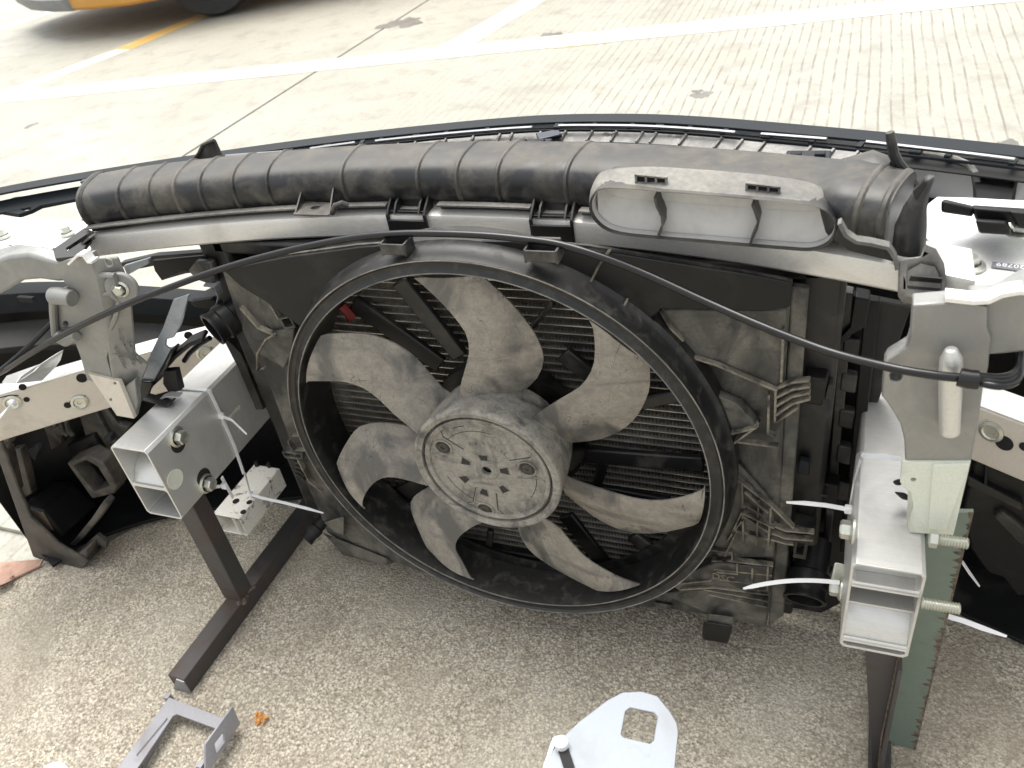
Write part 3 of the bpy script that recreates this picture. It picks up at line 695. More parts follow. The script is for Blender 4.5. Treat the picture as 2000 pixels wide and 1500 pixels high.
# tab with hole on the front
tb = ats([(572, 418), (641, 420), (652, 396), (590, 392)], Z=.6125)
hc = at(616, 405, Z=.6125)
MB().prism(tb, (0, 0, -.002), [circle(hc, .0052, XA, YA, 20, .0045)]).build("mounting_tab", M_duct, duct, bevel=.0006)
for a, b, c in (((590, 395), (590, 362), (575, 416)), ((652, 398), (650, 362), (641, 419))):
    q = [at(*a, Z=.6125), at(*b, Y=.105), at(*c, Z=.6125)]; MB().prism(q, (.0018, 0, 0)).build("tab_gusset", M_duct, duct)
MB().strip([at(590, 363, Y=.107), at(620, 358, Y=.110), at(652, 363, Y=.107)], .004, .002, (0, 1, 0)).build("tab_hood", M_duct, duct)
MB().tube([at(648, 416, Y=.075), at(655, 402, Y=.075), at(668, 397, Y=.077), at(680, 402, Y=.08)], .0035, 10).build("flange_bump", M_duct, duct)
# clips that straddle the beam
for pa, pb in ((750, 822), (1032, 1112)):
    x0 = at(pa, 430, Y=.085).x; x1 = at(pb, 430, Y=.085).x; xm = (x0 + x1) / 2; y = yb(xm)
    c = MB()
    for x in (x0, x1):
        c.prism([V(x - .0015, y - .004, .573), V(x - .0015, y - .004, .601), V(x - .0015, y + .002, .607), V(x - .0015, y + .016, .616), V(x - .0015, y + .02, .600), V(x - .0015, y, .5995), V(x - .0015, y - .0005, .573)], (.003, 0, 0))
    c.box((xm, y - .0035, .5845), (x1 - x0, .003, .021)); c.box((xm, y + .004, .6022), (x1 - x0, .006, .0025)); c.box((xm, y + .021, .606), (x1 - x0, .004, .010))
    c.build("beam_clip", M_black, duct, bevel=.0006)
    for x in (x0 + .008, x1 - .008):
        MB().prism([V(x, y - .003, .602), V(x, y + .006, .611), V(x, y + .018, .615), V(x, y + .018, .602)], (.002, 0, 0)).build("clip_web", M_black, duct)
# outlet mouth
YM = .034
mo = [(1152, 402), (1160, 380), (1180, 368), (1230, 369), (1290, 374), (1360, 379), (1430, 385), (1500, 391), (1560, 398), (1600, 406), (1625, 424), (1632, 445), (1625, 468), (1608, 482), (1580, 489), (1530, 486), (1470, 481), (1400, 475), (1330, 469), (1270, 464), (1210, 457), (1178, 445), (1158, 424)]
def cr_closed(P, sub=3):
    n = len(P); out = []
    for i in range(n):
        p0, p1, p2, p3 = P[i - 1], P[i], P[(i + 1) % n], P[(i + 2) % n]
        for j in range(sub):
            t = j / sub; out.append(.5 * ((2 * p1) + (p2 - p0) * t + (2 * p0 - 5 * p1 + 4 * p2 - p3) * t * t + (3 * p1 - p0 - 3 * p2 + p3) * t ** 3))
    return out
def cr_open(P, sub=3):
    out = []
    for i in range(len(P) - 1):
        p0, p1, p2, p3 = P[max(i - 1, 0)], P[i], P[i + 1], P[min(i + 2, len(P) - 1)]
        for j in range(sub):
            t = j / sub; out.append(.5 * ((2 * p1) + (p2 - p0) * t + (2 * p0 - 5 * p1 + 4 * p2 - p3) * t * t + (3 * p1 - p0 - 3 * p2 + p3) * t ** 3))
    out.append(P[-1]); return out
P0 = cr_closed(ats(mo, Y=YM)); cm = sum(P0, V(0, 0, 0)) / len(P0)
def inset(s, dy): return [cm + V((p.x - cm.x) * (1 - (1 - s) * .35), 0, (p.z - cm.z) * s) + V(0, p.y - cm.y + dy, 0) for p in P0]
MB().loft([inset(1.02, .03), inset(1.02, -.0005), inset(1.0, -.001), inset(.99, .002), inset(.985, .05)], caps=False).build("outlet_rim", M_duct, duct, smooth=40)
MB().loft([inset(.98, .004), inset(.955, .019)], caps=False).build("outlet_wall", M_pale_in, duct, smooth=40)
bk = inset(.955, .019); zl = cm.z - .008
MB().add(bk, [tuple(t) for t in tessellate_polygon([bk])]).build("outlet_back", M_pale_in, duct)
lo = inset(.955, .012)[36:67]; 
MB().loft([[V(p.x, YM + .012, p.z) for p in lo], [V(p.x, YM + .015, p.z + .016) for p in lo], [V(p.x, YM + .0188, p.z + .026) for p in lo]], caps=False, closed=False).build("outlet_floor", M_pale_in, duct, smooth=20)
up = [(1150, 400), (1153, 372), (1163, 348), (1180, 335), (1230, 329), (1300, 329), (1380, 334), (1460, 341), (1540, 351), (1590, 362), (1620, 382), (1638, 415), (1634, 440)]
fl0 = ats(up, Y=YM + .030); arc = [P0[i] + V(0, .003, 0) for i in range(34)]
FJ = cr_open([fl0[min(12, i + (1 if i > 5 else 0))] for i in range(12)])
grid = [arc, [a.lerp(b, .04) for a, b in zip(arc, FJ)], [a.lerp(b, .93) for a, b in zip(arc, FJ)], [b + V(0, .004, -.0005) for b in FJ], [b + V(0, .025, -.012) for b in FJ]]
MB().loft(grid, caps=False, closed=False).build("outlet_flange", M_flange, duct, smooth=28)
for cpx, cpy, tl in ((1272, 351, .10), (1490, 369, .12)):
    c = at(cpx, cpy, Y=YM + .012); dxv = (at(cpx + 10, cpy + 10 * tl, Y=YM + .012) - c).normalized()
    fr = MB()
    for a in (-.0135, -.0045, .0045, .0135): fr.box(c + dxv * a, (.0018, .004, .0075))
    for b in (-.0037, .0037): fr.strip([c + dxv * -.0143 + V(0, 0, b), c + dxv * .0143 + V(0, 0, b)], .004, .0014, (0, 1, 0))
    fr.build("clip_window", M_flange, duct)
    MB().strip([c + dxv * -.0135 + V(0, .0012, 0), c + dxv * .0135 + V(0, .0012, 0)], .007, .001, (0, 0, 1)).build("clip_recess", M_hole, duct)
for pts in ([(1284, 375), (1288, 392), (1298, 412), (1299, 428), (1293, 442), (1290, 453)], [(1473, 389), (1478, 402), (1484, 420), (1481, 436), (1472, 454), (1468, 468)]):
    p = ats(pts, Y=YM + .012); MB().strip(p, .024, .0022, (0, 1, 0)).build("vane", M_duct, duct, smooth=60)
# right end: shoulder, horns, foot
sh = [at(1650, 335, Y=.13), at(1700, 320, Y=.13), at(1745, 335, Y=.12)]
MB().loft([circle(at(1600, 330, Y=.125), .003, YA, ZA, 16), circle(at(1650, 345, Y=.122), .022, YA, ZA, 16, .016), circle(at(1700, 340, Y=.118), .026, YA, ZA, 16, .020), circle(at(1745, 352, Y=.112), .022, YA, ZA, 16, .018), circle(at(1772, 372, Y=.105), .010, YA, ZA, 16)]).build("shoulder", M_duct, duct, smooth=60)
MB().tube(ats([(1738, 258), (1741, 275), (1745, 300), (1754, 318), (1770, 338), (1786, 362)], Y=.10), [.0035, .0042, .0045, .0045, .0045, .0045], 10).build("horn", M_duct, duct)
MB().prism(ats([(1738, 315), (1752, 318), (1786, 365), (1770, 385), (1740, 370)], Y=.104), (0, .003, 0)).build("horn_web", M_duct, duct)
h2 = []
for (px, py, r1, r2) in ((1775, 490, .019, .014), (1776, 470, .019, .014), (1779, 440, .018, .013), (1787, 405, .013, .011), (1800, 375, .009, .009), (1814, 350, .006, .007), (1818, 344, .0035, .004)):
    h2.append(circle(at(px, py, Y=.034), r1 * .66, XA, YA, 20, r2 * .8))
MB().loft(h2).build("end_spout", M_duct, duct, smooth=60)
MB().prism(ats([(1783, 375), (1806, 352), (1808, 362), (1788, 392)], Y=.026), (0, .003, 0)).build("spout_slot", M_black, duct)
MB().strip(ats([(1640, 432), (1652, 455), (1672, 468), (1700, 472), (1735, 480), (1748, 500), (1752, 522)], Y=.014), .010, .003, (0, 1, 0)).build("flange", M_flange, duct)
MB().prism(ats([(1640, 436), (1654, 458), (1674, 471), (1702, 476), (1735, 484), (1748, 505), (1750, 512), (1660, 490), (1630, 470)], Y=.019), (0, .004, 0)).build("flange_wall", M_black, duct)
ft = [(1757, 507), (1798, 500), (1806, 474), (1830, 484), (1845, 512), (1850, 545), (1850, 578), (1838, 585), (1766, 578), (1756, 565)]
fi = [(1772, 545), (1774, 520), (1800, 506), (1828, 512), (1840, 540), (1840, 568), (1772, 562)]
def tilt(pts, dz=0): return [at(a, b, Y=.004 + (588 - b) / 120 * .018) + V(0, 0, dz) for a, b in pts]
MB().prism(tilt(ft), (0, .004, -.010), [tilt(fi)]).build("foot_tray", M_flange, duct, bevel=.0015)
MB().prism(tilt(fi, -.004), (0, .002, -.005)).build("foot_floor", M_flange, duct)
MB().strip(tilt([(1776, 546), (1838, 551)], .001), .010, .0012, (0, .6, -1)).build("foot_rib", M_black, duct)
MB().prism(tilt([(1772, 550), (1838, 556), (1837, 566), (1771, 561)], -.0035), (0, .001, -.004)).build("foot_pocket", M_black, duct)
MB().hexa(ats([(1772, 578), (1828, 584), (1826, 602), (1776, 596)], Y=.016), ats([(1772, 578), (1828, 584), (1826, 602), (1776, 596)], Y=.03)).build("foot_peg", M_black, duct, bevel=.001)
# left end foot
MB().prism(ats([(103, 486), (165, 444), (183, 452), (178, 468), (152, 500), (132, 502), (108, 505)], Z=.606), (0, 0, -.004), [ats([(128, 484), (168, 457), (174, 462), (132, 489)], Z=.606)]).build("foot_tray", M_black, duct, bevel=.001)
MB().strip(ats([(104, 492), (134, 500), (150, 484), (178, 462)], Y=.000), .006, .009, (0, 1, 0)).build("foot_wall", M_black, duct)
MB().strip(ats([(108, 506), (140, 506), (160, 478), (180, 460)], Y=-.004), .010, .002, (0, 1, 0)).build("foot_lip", M_flange, duct)
MB().hexa(ats([(120, 508), (150, 500), (148, 516), (128, 520)], Y=-.004), ats([(120, 508), (150, 500), (148, 516), (128, 520)], Y=.008)).build("foot_peg", M_black, duct, bevel=.001)

# ------------------------------------------------------------------ wing plates
wl = thing("wing_plate", "bright bare aluminium plate with two studs at far left end of beam", "metal plate", V(-.55, .04, .58), "aluminium wing plates")
MB().prism(ats([(-120, 470), (-60, 428), (60, 424), (176, 432), (186, 470), (176, 492), (104, 494), (15, 484), (-20, 492), (-110, 520)], Z=.584), (0, 0, -.0025)).build("sheet", M_plate, wl, bevel=.0008)
MB().strip(ats([(15, 484), (100, 494), (106, 502)], Z=.580), .008, .002, (0, 0, 1)).build("folded_edge", M_alu, wl)
for q in ((8, 463), (132, 458)):
    c = at(*q, Z=.585); bolt("stud", wl, c, (0, 0, 1), M_zinc, .006, .006)
wr = thing("wing_plate", "bright bare aluminium plate with printed code strip at right end of beam", "metal plate", V(.46, .08, .575), "aluminium wing plates")
MB().prism(ats([(1846, 500), (1800, 455), (1812, 398), (1830, 384), (1900, 386), (2010, 392), (2120, 410), (2120, 590), (2000, 572), (1930, 566), (1850, 556)], Z=.580), (0, 0, -.003)).build("sheet", M_plate, wr, bevel=.0008)
MB().strip(ats([(1850, 560), (1920, 568), (2000, 574), (2110, 592)], Z=.572), .012, .002, (0, 0, 1)).build("folded_edge", M_alu, wr)
c = at(1890, 520, Z=.581); bolt("push_pin", wr, c, (0, 0, 1), M_zinc, .0085, .005, 1.6)
lp = ats([(1938, 512), (2012, 520), (2012, 532), (1936, 522)], Z=.5812)
MB().prism(lp, (0, 0, .0006)).build("code_strip", M_greybr, wr)
cx_ = at(1985, 520, Z=.5822); xdv = at(1940, 516, Z=.5822) - at(2000, 523, Z=.5822)
lettering("1820789", cx_, xdv, at(1985, 540, Z=.5822) - cx_, .0085, .0003, M_tie, wr)

# ------------------------------------------------------------------ headlight bracket on right plate
hb = thing("lamp_bracket", "black bent plastic lamp bracket sitting on the bright right plate", "bracket", V(.46, .11, .585))
def upright(pts, Z, h, mat, parent, name, bevel=.0008): return MB().prism(ats(pts, Z=Z), (0, 0, h), ).build(name, mat, parent, bevel=bevel)
top = [(1838, 393), (1848, 388), (1872, 402), (1930, 404), (1990, 406), (2030, 416), (2030, 436), (1990, 430), (1945, 438), (1905, 424), (1840, 414)]
MB().hexa(ats([(1838, 392), (1900, 406), (1900, 424), (1838, 415)], Y=.10), ats([(1842, 388), (1902, 402), (1904, 418), (1842, 410)], Y=.125)).build("tongue", M_blackclean, hb, bevel=.002)
MB().hexa(ats([(1898, 405), (2030, 418), (2030, 440), (1905, 430)], Y=.10), ats([(1898, 400), (2030, 408), (2030, 425), (1905, 420)], Y=.14)).build("web", M_blackclean, hb, bevel=.002)
MB().hexa(ats([(1905, 430), (1968, 436), (1976, 460), (1912, 456)], Y=.075), ats([(1905, 426), (1968, 430), (1976, 452), (1912, 448)], Y=.10)).build("box", M_blackclean, hb, bevel=.002)
MB().hexa(ats([(1970, 412), (2030, 420), (2030, 450), (1990, 446)], Y=.08), ats([(1970, 410), (2030, 416), (2030, 440), (1990, 440)], Y=.10)).build("side_box", M_blackclean, hb, bevel=.002)
bolt("bolt", hb, at(1990, 455, Z=.588), (0, 0, 1), M_zinc, .008, .005)

# ------------------------------------------------------------------ cast brackets
YL = -.042
lb = thing("cast_bracket", "left grey cast aluminium bracket with raised casting marks and side arm", "bracket", at(240, 700, Y=YL), "cast front end brackets")
def cast(pts, Y, d, parent, name, holes=(), mat=M_cast, bevel=.0016): return MB().prism(ats(pts, Y=Y), (0, d, 0), [ats(h, Y=Y) for h in holes]).build(name, mat, parent, bevel=bevel, seg=3)
def pxcircle(cx, cy, r, n=14, ry=None): return [(cx + r * math.cos(2 * math.pi * k / n), cy + (ry or r) * math.sin(2 * math.pi * k / n)) for k in range(n)]
# front web (left half) and angled right half
cast([(112, 512), (170, 500), (182, 520), (190, 560), (200, 600), (206, 640), (212, 680), (208, 700), (214, 720), (222, 750), (228, 762), (170, 742), (158, 700), (148, 672), (112, 662), (106, 640), (102, 600), (98, 576), (120, 568), (132, 560), (118, 540)], YL, .014, lb, "web", [pxcircle(128, 633, 5.5, 14, 6.5)])
def quadplate(a, b, th, name, mat, parent, bevel=.002):
    m = MB(); n = len(a); vs = a + b; 
    off = (a[0] - a[1]).cross(b[0] - a[0]).normalized() * th
    if off.y < 0: off = -off
    m.loft([a, b, [p + off for p in b], [p + off for p in a]], caps=False, closed=False) if False else None
    rings = [[a[i], b[i], b[i] + off, a[i] + off] for i in range(n)]
    return MB().loft(rings).build(name, mat, parent, bevel=bevel)
lft = ats([(168, 505), (184, 540), (196, 590), (206, 640), (212, 690), (216, 720), (226, 765), (240, 800)], Y=YL - .002)
rgt = ats([(232, 503), (250, 545), (258, 590), (262, 640), (266, 690), (291, 711), (278, 745), (268, 800)], Y=YL + .022)
quadplate(lft, rgt, .006, "side_web", M_cast, lb)
cast([(172, 730), (232, 745), (262, 818), (228, 812)], YL - .004, .006, lb, "foot", [pxcircle(224, 749, 3), pxcircle(216, 781, 3)], M_beampaint, .0015)
cast([(236, 760), (262, 742), (268, 790), (262, 818)], YL + .002, .01, lb, "foot_fold", (), M_cast, .002)
MB().tube(ats([(104, 578), (118, 578), (142, 583)], Y=YL - .010), [.0105, .0105, .0098], 20).build("boss", M_cast, lb, bevel=.001)
MB().tube(ats([(112, 655), (128, 664), (150, 657)], Y=YL - .008), [.008, .0085, .006], 16).build("boss", M_cast, lb, bevel=.001)
MB().tube(ats([(103, 580), (104, 610), (108, 655)], Y=YL - .004), .0045, 10).build("edge_bead", M_cast, lb)
c = at(240, 560, Y=YL + .012); MB().lathe([(0, 0), (.019, 0), (.019, .004), (.0175, .006), (0, .006)], c, (.35, -.93, .1), 36).build("bolt_pad", M_cast, lb, bevel=.0008)
bolt("bolt", lb, c + V(.35, -.93, .1) * .006, (.35, -.93, .1), M_zinc, .0065, .004, 1.5)
for pts in ([(186, 536), (224, 538), (226, 555), (215, 572)], [(196, 575), (222, 570), (233, 590), (226, 620), (214, 644)]):
    MB().tube([p for p in ats(pts, Y=YL + .004)], .0035, 8).build("bead", M_cast, lb)
# arm towards the left wing
al = []
for (px, py, hw, hh) in ((-110, 565, .02, .022), (-40, 552, .02, .022), (10, 532, .02, .020), (45, 515, .02, .017), (80, 512, .019, .017), (115, 520, .018, .015), (140, 525, .014, .012)):
    c = at(px, py, Y=YL + .01); al.append([c + V(0, a * hw * .6, b * hh) for a, b in ((-1, -1), (1, -1), (1, 1), (-1, 1))])
MB().loft(al).build("arm", M_cast, lb, bevel=.004)
MB().hexa(ats([(55, 520), (72, 520), (72, 542), (60, 543)], Y=YL + .002), ats([(55, 520), (72, 520), (72, 538), (60, 538)], Y=YL + .02)).build("arm_stub", M_cast, lb, bevel=.001)
MB().strip(ats([(-60, 500), (0, 494), (40, 484), (68, 488), (100, 496)], Z=.584), .010, .003, (0, .3, 1)).build("arm_flange", M_plate, lb)
MB().prism(ats([(78, 512), (100, 498), (118, 504), (100, 520)], Z=.576), (0, 0, -.002), [ats(pxcircle(94, 510, 5, 12, 3), Z=.576)]).build("ear", M_plate, lb, bevel=.0005)
MB().strip(ats([(140, 512), (158, 494), (168, 494), (178, 508), (186, 508)], Y=YL - .004), .012, .0025, (0, 1, 0)).build("ear_fold", M_plate, lb)
# cast marks
def mark(txt, px, py, pxr, pyr, t, size, parent, mat):
    """raised casting text; t = fraction across the side web"""
    Y = YL - .002 + .024 * t - .0012
    a = at(px, py, Y=Y); xd = (at(pxr, pyr, Y=Y + .0015) - a).normalized(); nrm = V(-.25, -1, .1).normalized()
    lettering(txt, a, xd, nrm.cross(xd), size, .0007, mat, parent)
M_castmark = metal("cast_mark", (.34, .34, .33), .5, .5, (40, 40, 40), dirt=(.2, .2, .19))
mark("D", 214, 514, 224, 514, .45, .016, lb, M_castmark)
mark("33574021", 236, 700, 248, 725, .30, .0088, lb, M_castmark)
mark("AlSi10MnMg", 252, 690, 265, 718, .55, .0080, lb, M_castmark)
mark("GF 09 1275", 264, 690, 277, 718, .78, .0075, lb, M_castmark)
cc = at(234, 654, Y=YL + .0085); MB().tube(circle(cc, .0085, XA, ZA, 24), .0006, 6, closed=True).build("date_ring", M_castmark, lb)
MB().tube([cc + V(.004, 0, .006), cc + V(-.004, 0, -.006)], .0006, 6).build("date_arrow", M_castmark, lb)

YRB = -.052
rb = thing("cast_bracket", "right grey cast aluminium bracket with white painted foot and rounded peg", "bracket", at(1850, 800, Y=YRB), "cast front end brackets")
cast([(1782, 596), (1860, 590), (1930, 600), (1928, 640), (1936, 660), (1930, 720), (1920, 760), (1912, 820), (1896, 905), (1768, 905), (1766, 860), (1758, 828), (1735, 790), (1722, 774), (1727, 715), (1733, 704), (1772, 680), (1778, 660)], YRB, .018, rb, "web", [pxcircle(1750, 736, 12, 18, 10)])
cast([(1762, 902), (1896, 902), (1862, 1045), (1776, 1040), (1774, 1030), (1784, 990), (1780, 965), (1758, 942)], YRB - .002, .010, rb, "foot", [pxcircle(1784, 937, 6, 12, 4), pxcircle(1836, 995, 6, 12, 4)], M_castpaint, .002)
cast([(1822, 908), (1895, 906), (1845, 1046), (1812, 1044)], YRB - .004, .003, rb, "foot_flange", (), M_castpaint, .0015)
MB().tube(ats([(1858, 680), (1858, 700), (1857, 730), (1856, 780), (1855, 820), (1855, 846)], Y=YRB - .010), [.004, .0078, .0086, .0082, .0078, .0074], 24).build("peg", M_alu, rb, bevel=.0015)
ar = []
for (px, py, hw, hh) in ((1880, 620, .012, .024), (1930, 625, .014, .026), (1975, 610, .02, .028), (2020, 600, .02, .03), (2110, 600, .02, .03)):
    c = at(px, py, Y=YRB + .014); ar.append([c + V(0, a * hw * .7, b * hh) for a, b in ((-1, -1), (1, -1), (1, 1), (-1, 1))])
MB().loft(ar).build("arm", M_cast, rb, bevel=.0025)
MB().strip(ats([(1846, 576), (1900, 582), (1930, 580), (1956, 568), (1990, 562), (2080, 566)], Y=YRB + .004), .014, .0035, (0, 1, 0)).build("arm_flange", M_plate, rb)
MB().prism(ats([(1864, 584), (1918, 586), (1914, 606), (1872, 606), (1862, 596)], Z=.566), (0, 0, -.0025), [ats(pxcircle(1892, 594, 8, 14, 4), Z=.566)]).build("ear", M_plate, rb, bevel=.0008)
MB().prism(ats([(1770, 1048), (1784, 990), (1780, 965), (1764, 950), (1768, 905), (1772, 905), (1774, 950)], Y=YRB + .006), (0, .004, 0)).build("weld_edge", M_castpaint, rb)
cp = thing("push_clip", "black plastic two pronged clip poking out beside the right bracket foot", "clip", at(1760, 965, Y=-.03))
MB().hexa(ats([(1742, 940), (1758, 934), (1762, 948), (1748, 948)], Y=-.032), ats([(1742, 940), (1758, 934), (1762, 948), (1748, 948)], Y=-.02)).build("prong", M_blackclean, cp, bevel=.002)
MB().hexa(ats([(1745, 960), (1768, 962), (1784, 978), (1762, 976)], Y=-.034), ats([(1745, 960), (1768, 962), (1784, 978), (1762, 976)], Y=-.02)).build("prong", M_blackclean, cp, bevel=.002)

# ================================================================== RAILS
def rail(name, label, x0, x1, z0, z1, y0, y1, cav, parent_group, cham=.004):
    t = thing(name, label, "rail", V((x0 + x1) / 2, y0, z0), parent_group)
    def rr(a, b, c, d, r): return [V(a + r, y0, c), V(b - r, y0, c), V(b, y0, c + r), V(b, y0, d - r), V(b - r, y0, d), V(a + r, y0, d), V(a, y0, d - r), V(a, y0, c + r)]
    MB().prism(rr(x0, x1, z0, z1, cham), (0, y1 - y0, 0), [rr(x0 + .0026, x1 - .0026, a, b, .003) for a, b in cav]).build("tube", M_alu, t, bevel=.0006)
    return t
rl = rail("frame_rail", "left silver box rail end with two hex bolts on its right face", -.473, -.413, .2525, .3725, -.10, .22, [(.255, .304), (.3085, .370)], "aluminium frame rails")
MB().prism([V(-.470, -.0995, .304), V(-.416, -.0995, .304), V(-.416, -.0995, .306), V(-.470, -.0995, .306)], (0, .15, 0)).build("divider_lip", M_alu, rl)
MB().prism([V(-.4700, y, z) for y, z in ((-.02, .337), (-.050, .336), (-.070, .331), (-.084, .322), (-.094, .308), (-.096, .308), (-.086, .3235), (-.071, .3332), (-.050, .3385), (-.02, .3395))], (.0542, 0, 0)).build("crush_plate", M_alu, rl, smooth=60)
bolt("bolt", rl, at(345, 853, X=-.413), (1, 0, 0), M_zinc, .0095, .008)
bolt("bolt", rl, at(402, 944, X=-.413), (1, 0, 0), M_zinc, .0095, .008)
for q in ((348, 866), (398, 932)):
    c = at(*q, X=-.4128); MB().prism(circle(c, .0125, YA, ZA, 20), (.0006, 0, 0)).build("bolt_slot", M_hole, rl)
c = at(342, 936, X=-.4128); MB().lathe([(.0135, .0), (.0135, .0008), (.0115, .0004), (0, -.0002)], c, (1, 0, 0), 28).build("spot_mark", M_castpaint, rl)
lettering("4N4 8077793", at(452, 812, X=-.4128), at(475, 788, X=-.4128) - at(440, 825, X=-.4128), (0, 0, 1), .0075, .0002, M_castpaint, rl)
rr_ = rail("frame_rail", "right silver box rail end with three chambers beside the green plate", .389, .449, .2525, .3730, -.10, .05, [(.2555, .263), (.2665, .3455), (.3485, .3705)], "aluminium frame rails")
rin = MB().box((.4175, .145, .318), (.050, .19, .104)).build("inner_tube", M_alu, rr_, bevel=.004)
MB().prism([V(.3918, y, z) for y, z in ((-.02, .309), (-.045, .308), (-.066, .303), (-.080, .294), (-.090, .282), (-.0965, .2675), (-.0985, .2675), (-.0925, .283), (-.082, .296), (-.067, .3055), (-.045, .3105), (-.02, .3115))], (.0545, 0, 0)).build("crush_plate", M_alu, rr_, smooth=60)
MB().box((.419, -.084, .3595), (.0545, .003, .0215)).build("inner_plate", M_alu, rr_)
MB().strip([V(.3918, -.07, .3145), V(.4463, -.07, .3145)], .002, .05, (0, 0, 1)).build("inner_web", M_alu, rr_)
for z in (.3475, .3435, .2680, .2640): MB().tube([V(.3918, -.0995, z), V(.4463, -.0995, z)], .0016, 8).build("web_lip", M_alu, rr_)
for q, z in (((1664, 1036), 0), ((1640, 1150), 0)):
    c = at(*q, X=.387); bolt("bolt", rr_, V(.389, c.y, c.z), (-1, 0, 0), M_zinc, .0085, .0075)
for (a, b) in (((1815, 1051), (1862, 1054)), ((1800, 1177), (1830, 1180))):
    c = at(*a, X=.449); p0 = V(.449, c.y, c.z); ln = .030
    st = MB(); pr = []
    for i in range(27):
        h = ln * i / 26; pr.append((.0047 + (.0007 if i % 2 else -.0005), h))
    pr = [(0, 0)] + pr + [(0, ln)]
    st.lathe(pr, p0, (1, 0, 0), 18).build("threaded_stud", M_zinc, rr_, smooth=20)
MB().lathe([(0, 0), (.008, 0), (.008, .006), (0, .006)], V(.4492, at(1815, 1051, X=.449).y, at(1815, 1051, X=.449).z), (1, 0, 0), 6).build("nut", M_zinc, rr_, smooth=0)
MB().hexa(ats([(1630, 1098), (1650, 1102), (1650, 1150), (1622, 1140)], Y=-.01), ats([(1630, 1098), (1650, 1102), (1650, 1150), (1622, 1140)], Y=.01)).build("mount_lug", M_castpaint, rr_, bevel=.002)

# bumper beam behind
bb = thing("bumper_beam", "white and silver crash beam running behind the rails and past the radiator", "crash beam", V(0, .15, .29))
pl = [(-.90, -.16), (-.80, -.075), (-.74, -.025), (-.66, .04), (-.58, .10), (-.50, .15), (-.38, .195), (-.2, .225), (0, .235), (.2, .225), (.38, .195), (.50, .155), (.60, .10), (.70, .03), (.80, -.05)]
z0, z1 = .292, .364
rg = [[V(x, y, z0), V(x, y, z1), V(x * .985, y + .05, z1 + .001), V(x * .985, y + .05, z0)] for x, y in pl]
MB().loft(rg).build("beam_shell", M_beampaint, bb, bevel=.002)
tp = [[V(x, y + .001, z1 + .0005), V(x, y + .001, z1 + .0018), V(x * .985, y + .049, z1 + .0028), V(x * .985, y + .049, z1 + .0015)] for x, y in pl]
MB().loft(tp).build("top_skin", M_plate, bb)
def on_beam(px, py, dy=-.0008):
    best = None
    for i in range(len(pl) - 1):
        a = V(*pl[i], 0); b = V(*pl[i + 1], 0); d = b - a; nrm = V(d.y, -d.x, 0); r = ray(px, py); den = r.dot(nrm)
        if abs(den) < 1e-6: continue
        t = (a - CAM).dot(nrm) / den; p = CAM + r * t; u = (p - a).dot(d) / d.length_squared
        if 0 <= u <= 1 and t > 0: best = (p, nrm.normalized())
    return best
for q, r in (((160, 738), .0075), ((44, 756), .005), ((132, 791), .005), ((52, 780), .004), ((1962, 865), .009), ((368, 655), .006), ((2001, 872), .005)):
    h = on_beam(*q)
    if h:
        p, nn = h; MB().lathe([(0, .0012), (r, .0012), (r, -.001)], p, nn, 18).build("hole", M_hole, bb)
for q in ((24, 786), (156, 785), (400, 690), (1937, 842)):
    h = on_beam(*q)
    if h:
        p, nn = h; MB().lathe([(.0125, 0), (.0125, .0022), (.009, .0035), (.0075, .002), (.0035, .0018), (.003, .0005), (0, .0005)], p, nn, 24).build("rivet_nut", M_zinc, bb)
for pts in ([(0, 776), (18, 772), (36, 772)], [(136, 785), (150, 776), (164, 778), (166, 772)], [(383, 695), (395, 682), (408, 684), (414, 678)]):
    ps = [on_beam(*q) for q in pts]
    if all(ps): MB().tube([p + nn * .0006 for p, nn in ps], .0008, 6).build("scribe_mark", M_dark, bb)
MB().prism([at(2, 748, Y=-.03), at(70, 724, Y=.0), at(116, 694, Y=.04), at(110, 716, Y=.03), at(82, 744, Y=.0), at(30, 750, Y=-.03)], (0, .012, .004)).build("tow_lug", M_alu, bb, bevel=.001)

cb = thing("crash_box", "small mud spattered white box tube below the left rail", "box tube", V(-.48, .02, .09))
x0, x1, zA, zB, ya, yb_ = -.5035, -.4530, .092, .131, .012, .125
def rq(a, b, c, d): return [V(a, ya, c), V(b, ya, c), V(b, ya, d), V(a, ya, d)]
MB().prism(rq(x0, x1, zA, zB), (0, yb_ - ya, 0), [rq(x0 + .0022, x1 - .016, zA + .0022, zB - .0022), rq(x1 - .0135, x1 - .0022, zA + .0022, zB - .0022)]).build("tube", M_white, cb, bevel=.0012)
for q, r in (((461, 979), .0055), ((487, 981), .0045), ((475, 1000), .0045)):
    c = at(*q, Z=zB); MB().lathe([(0, .0006), (r, .0006), (r, -.001)], c, (0, 0, 1), 20).build("hole", M_hole, cb)
for q in ((503, 909), (527, 911)):
    c = at(*q, Z=zB); MB().lathe([(0, .009), (.0032, .009), (.0042, .006), (.0042, 0)], c, (0, 0, 1), 14).build("plug", M_blackclean, cb)

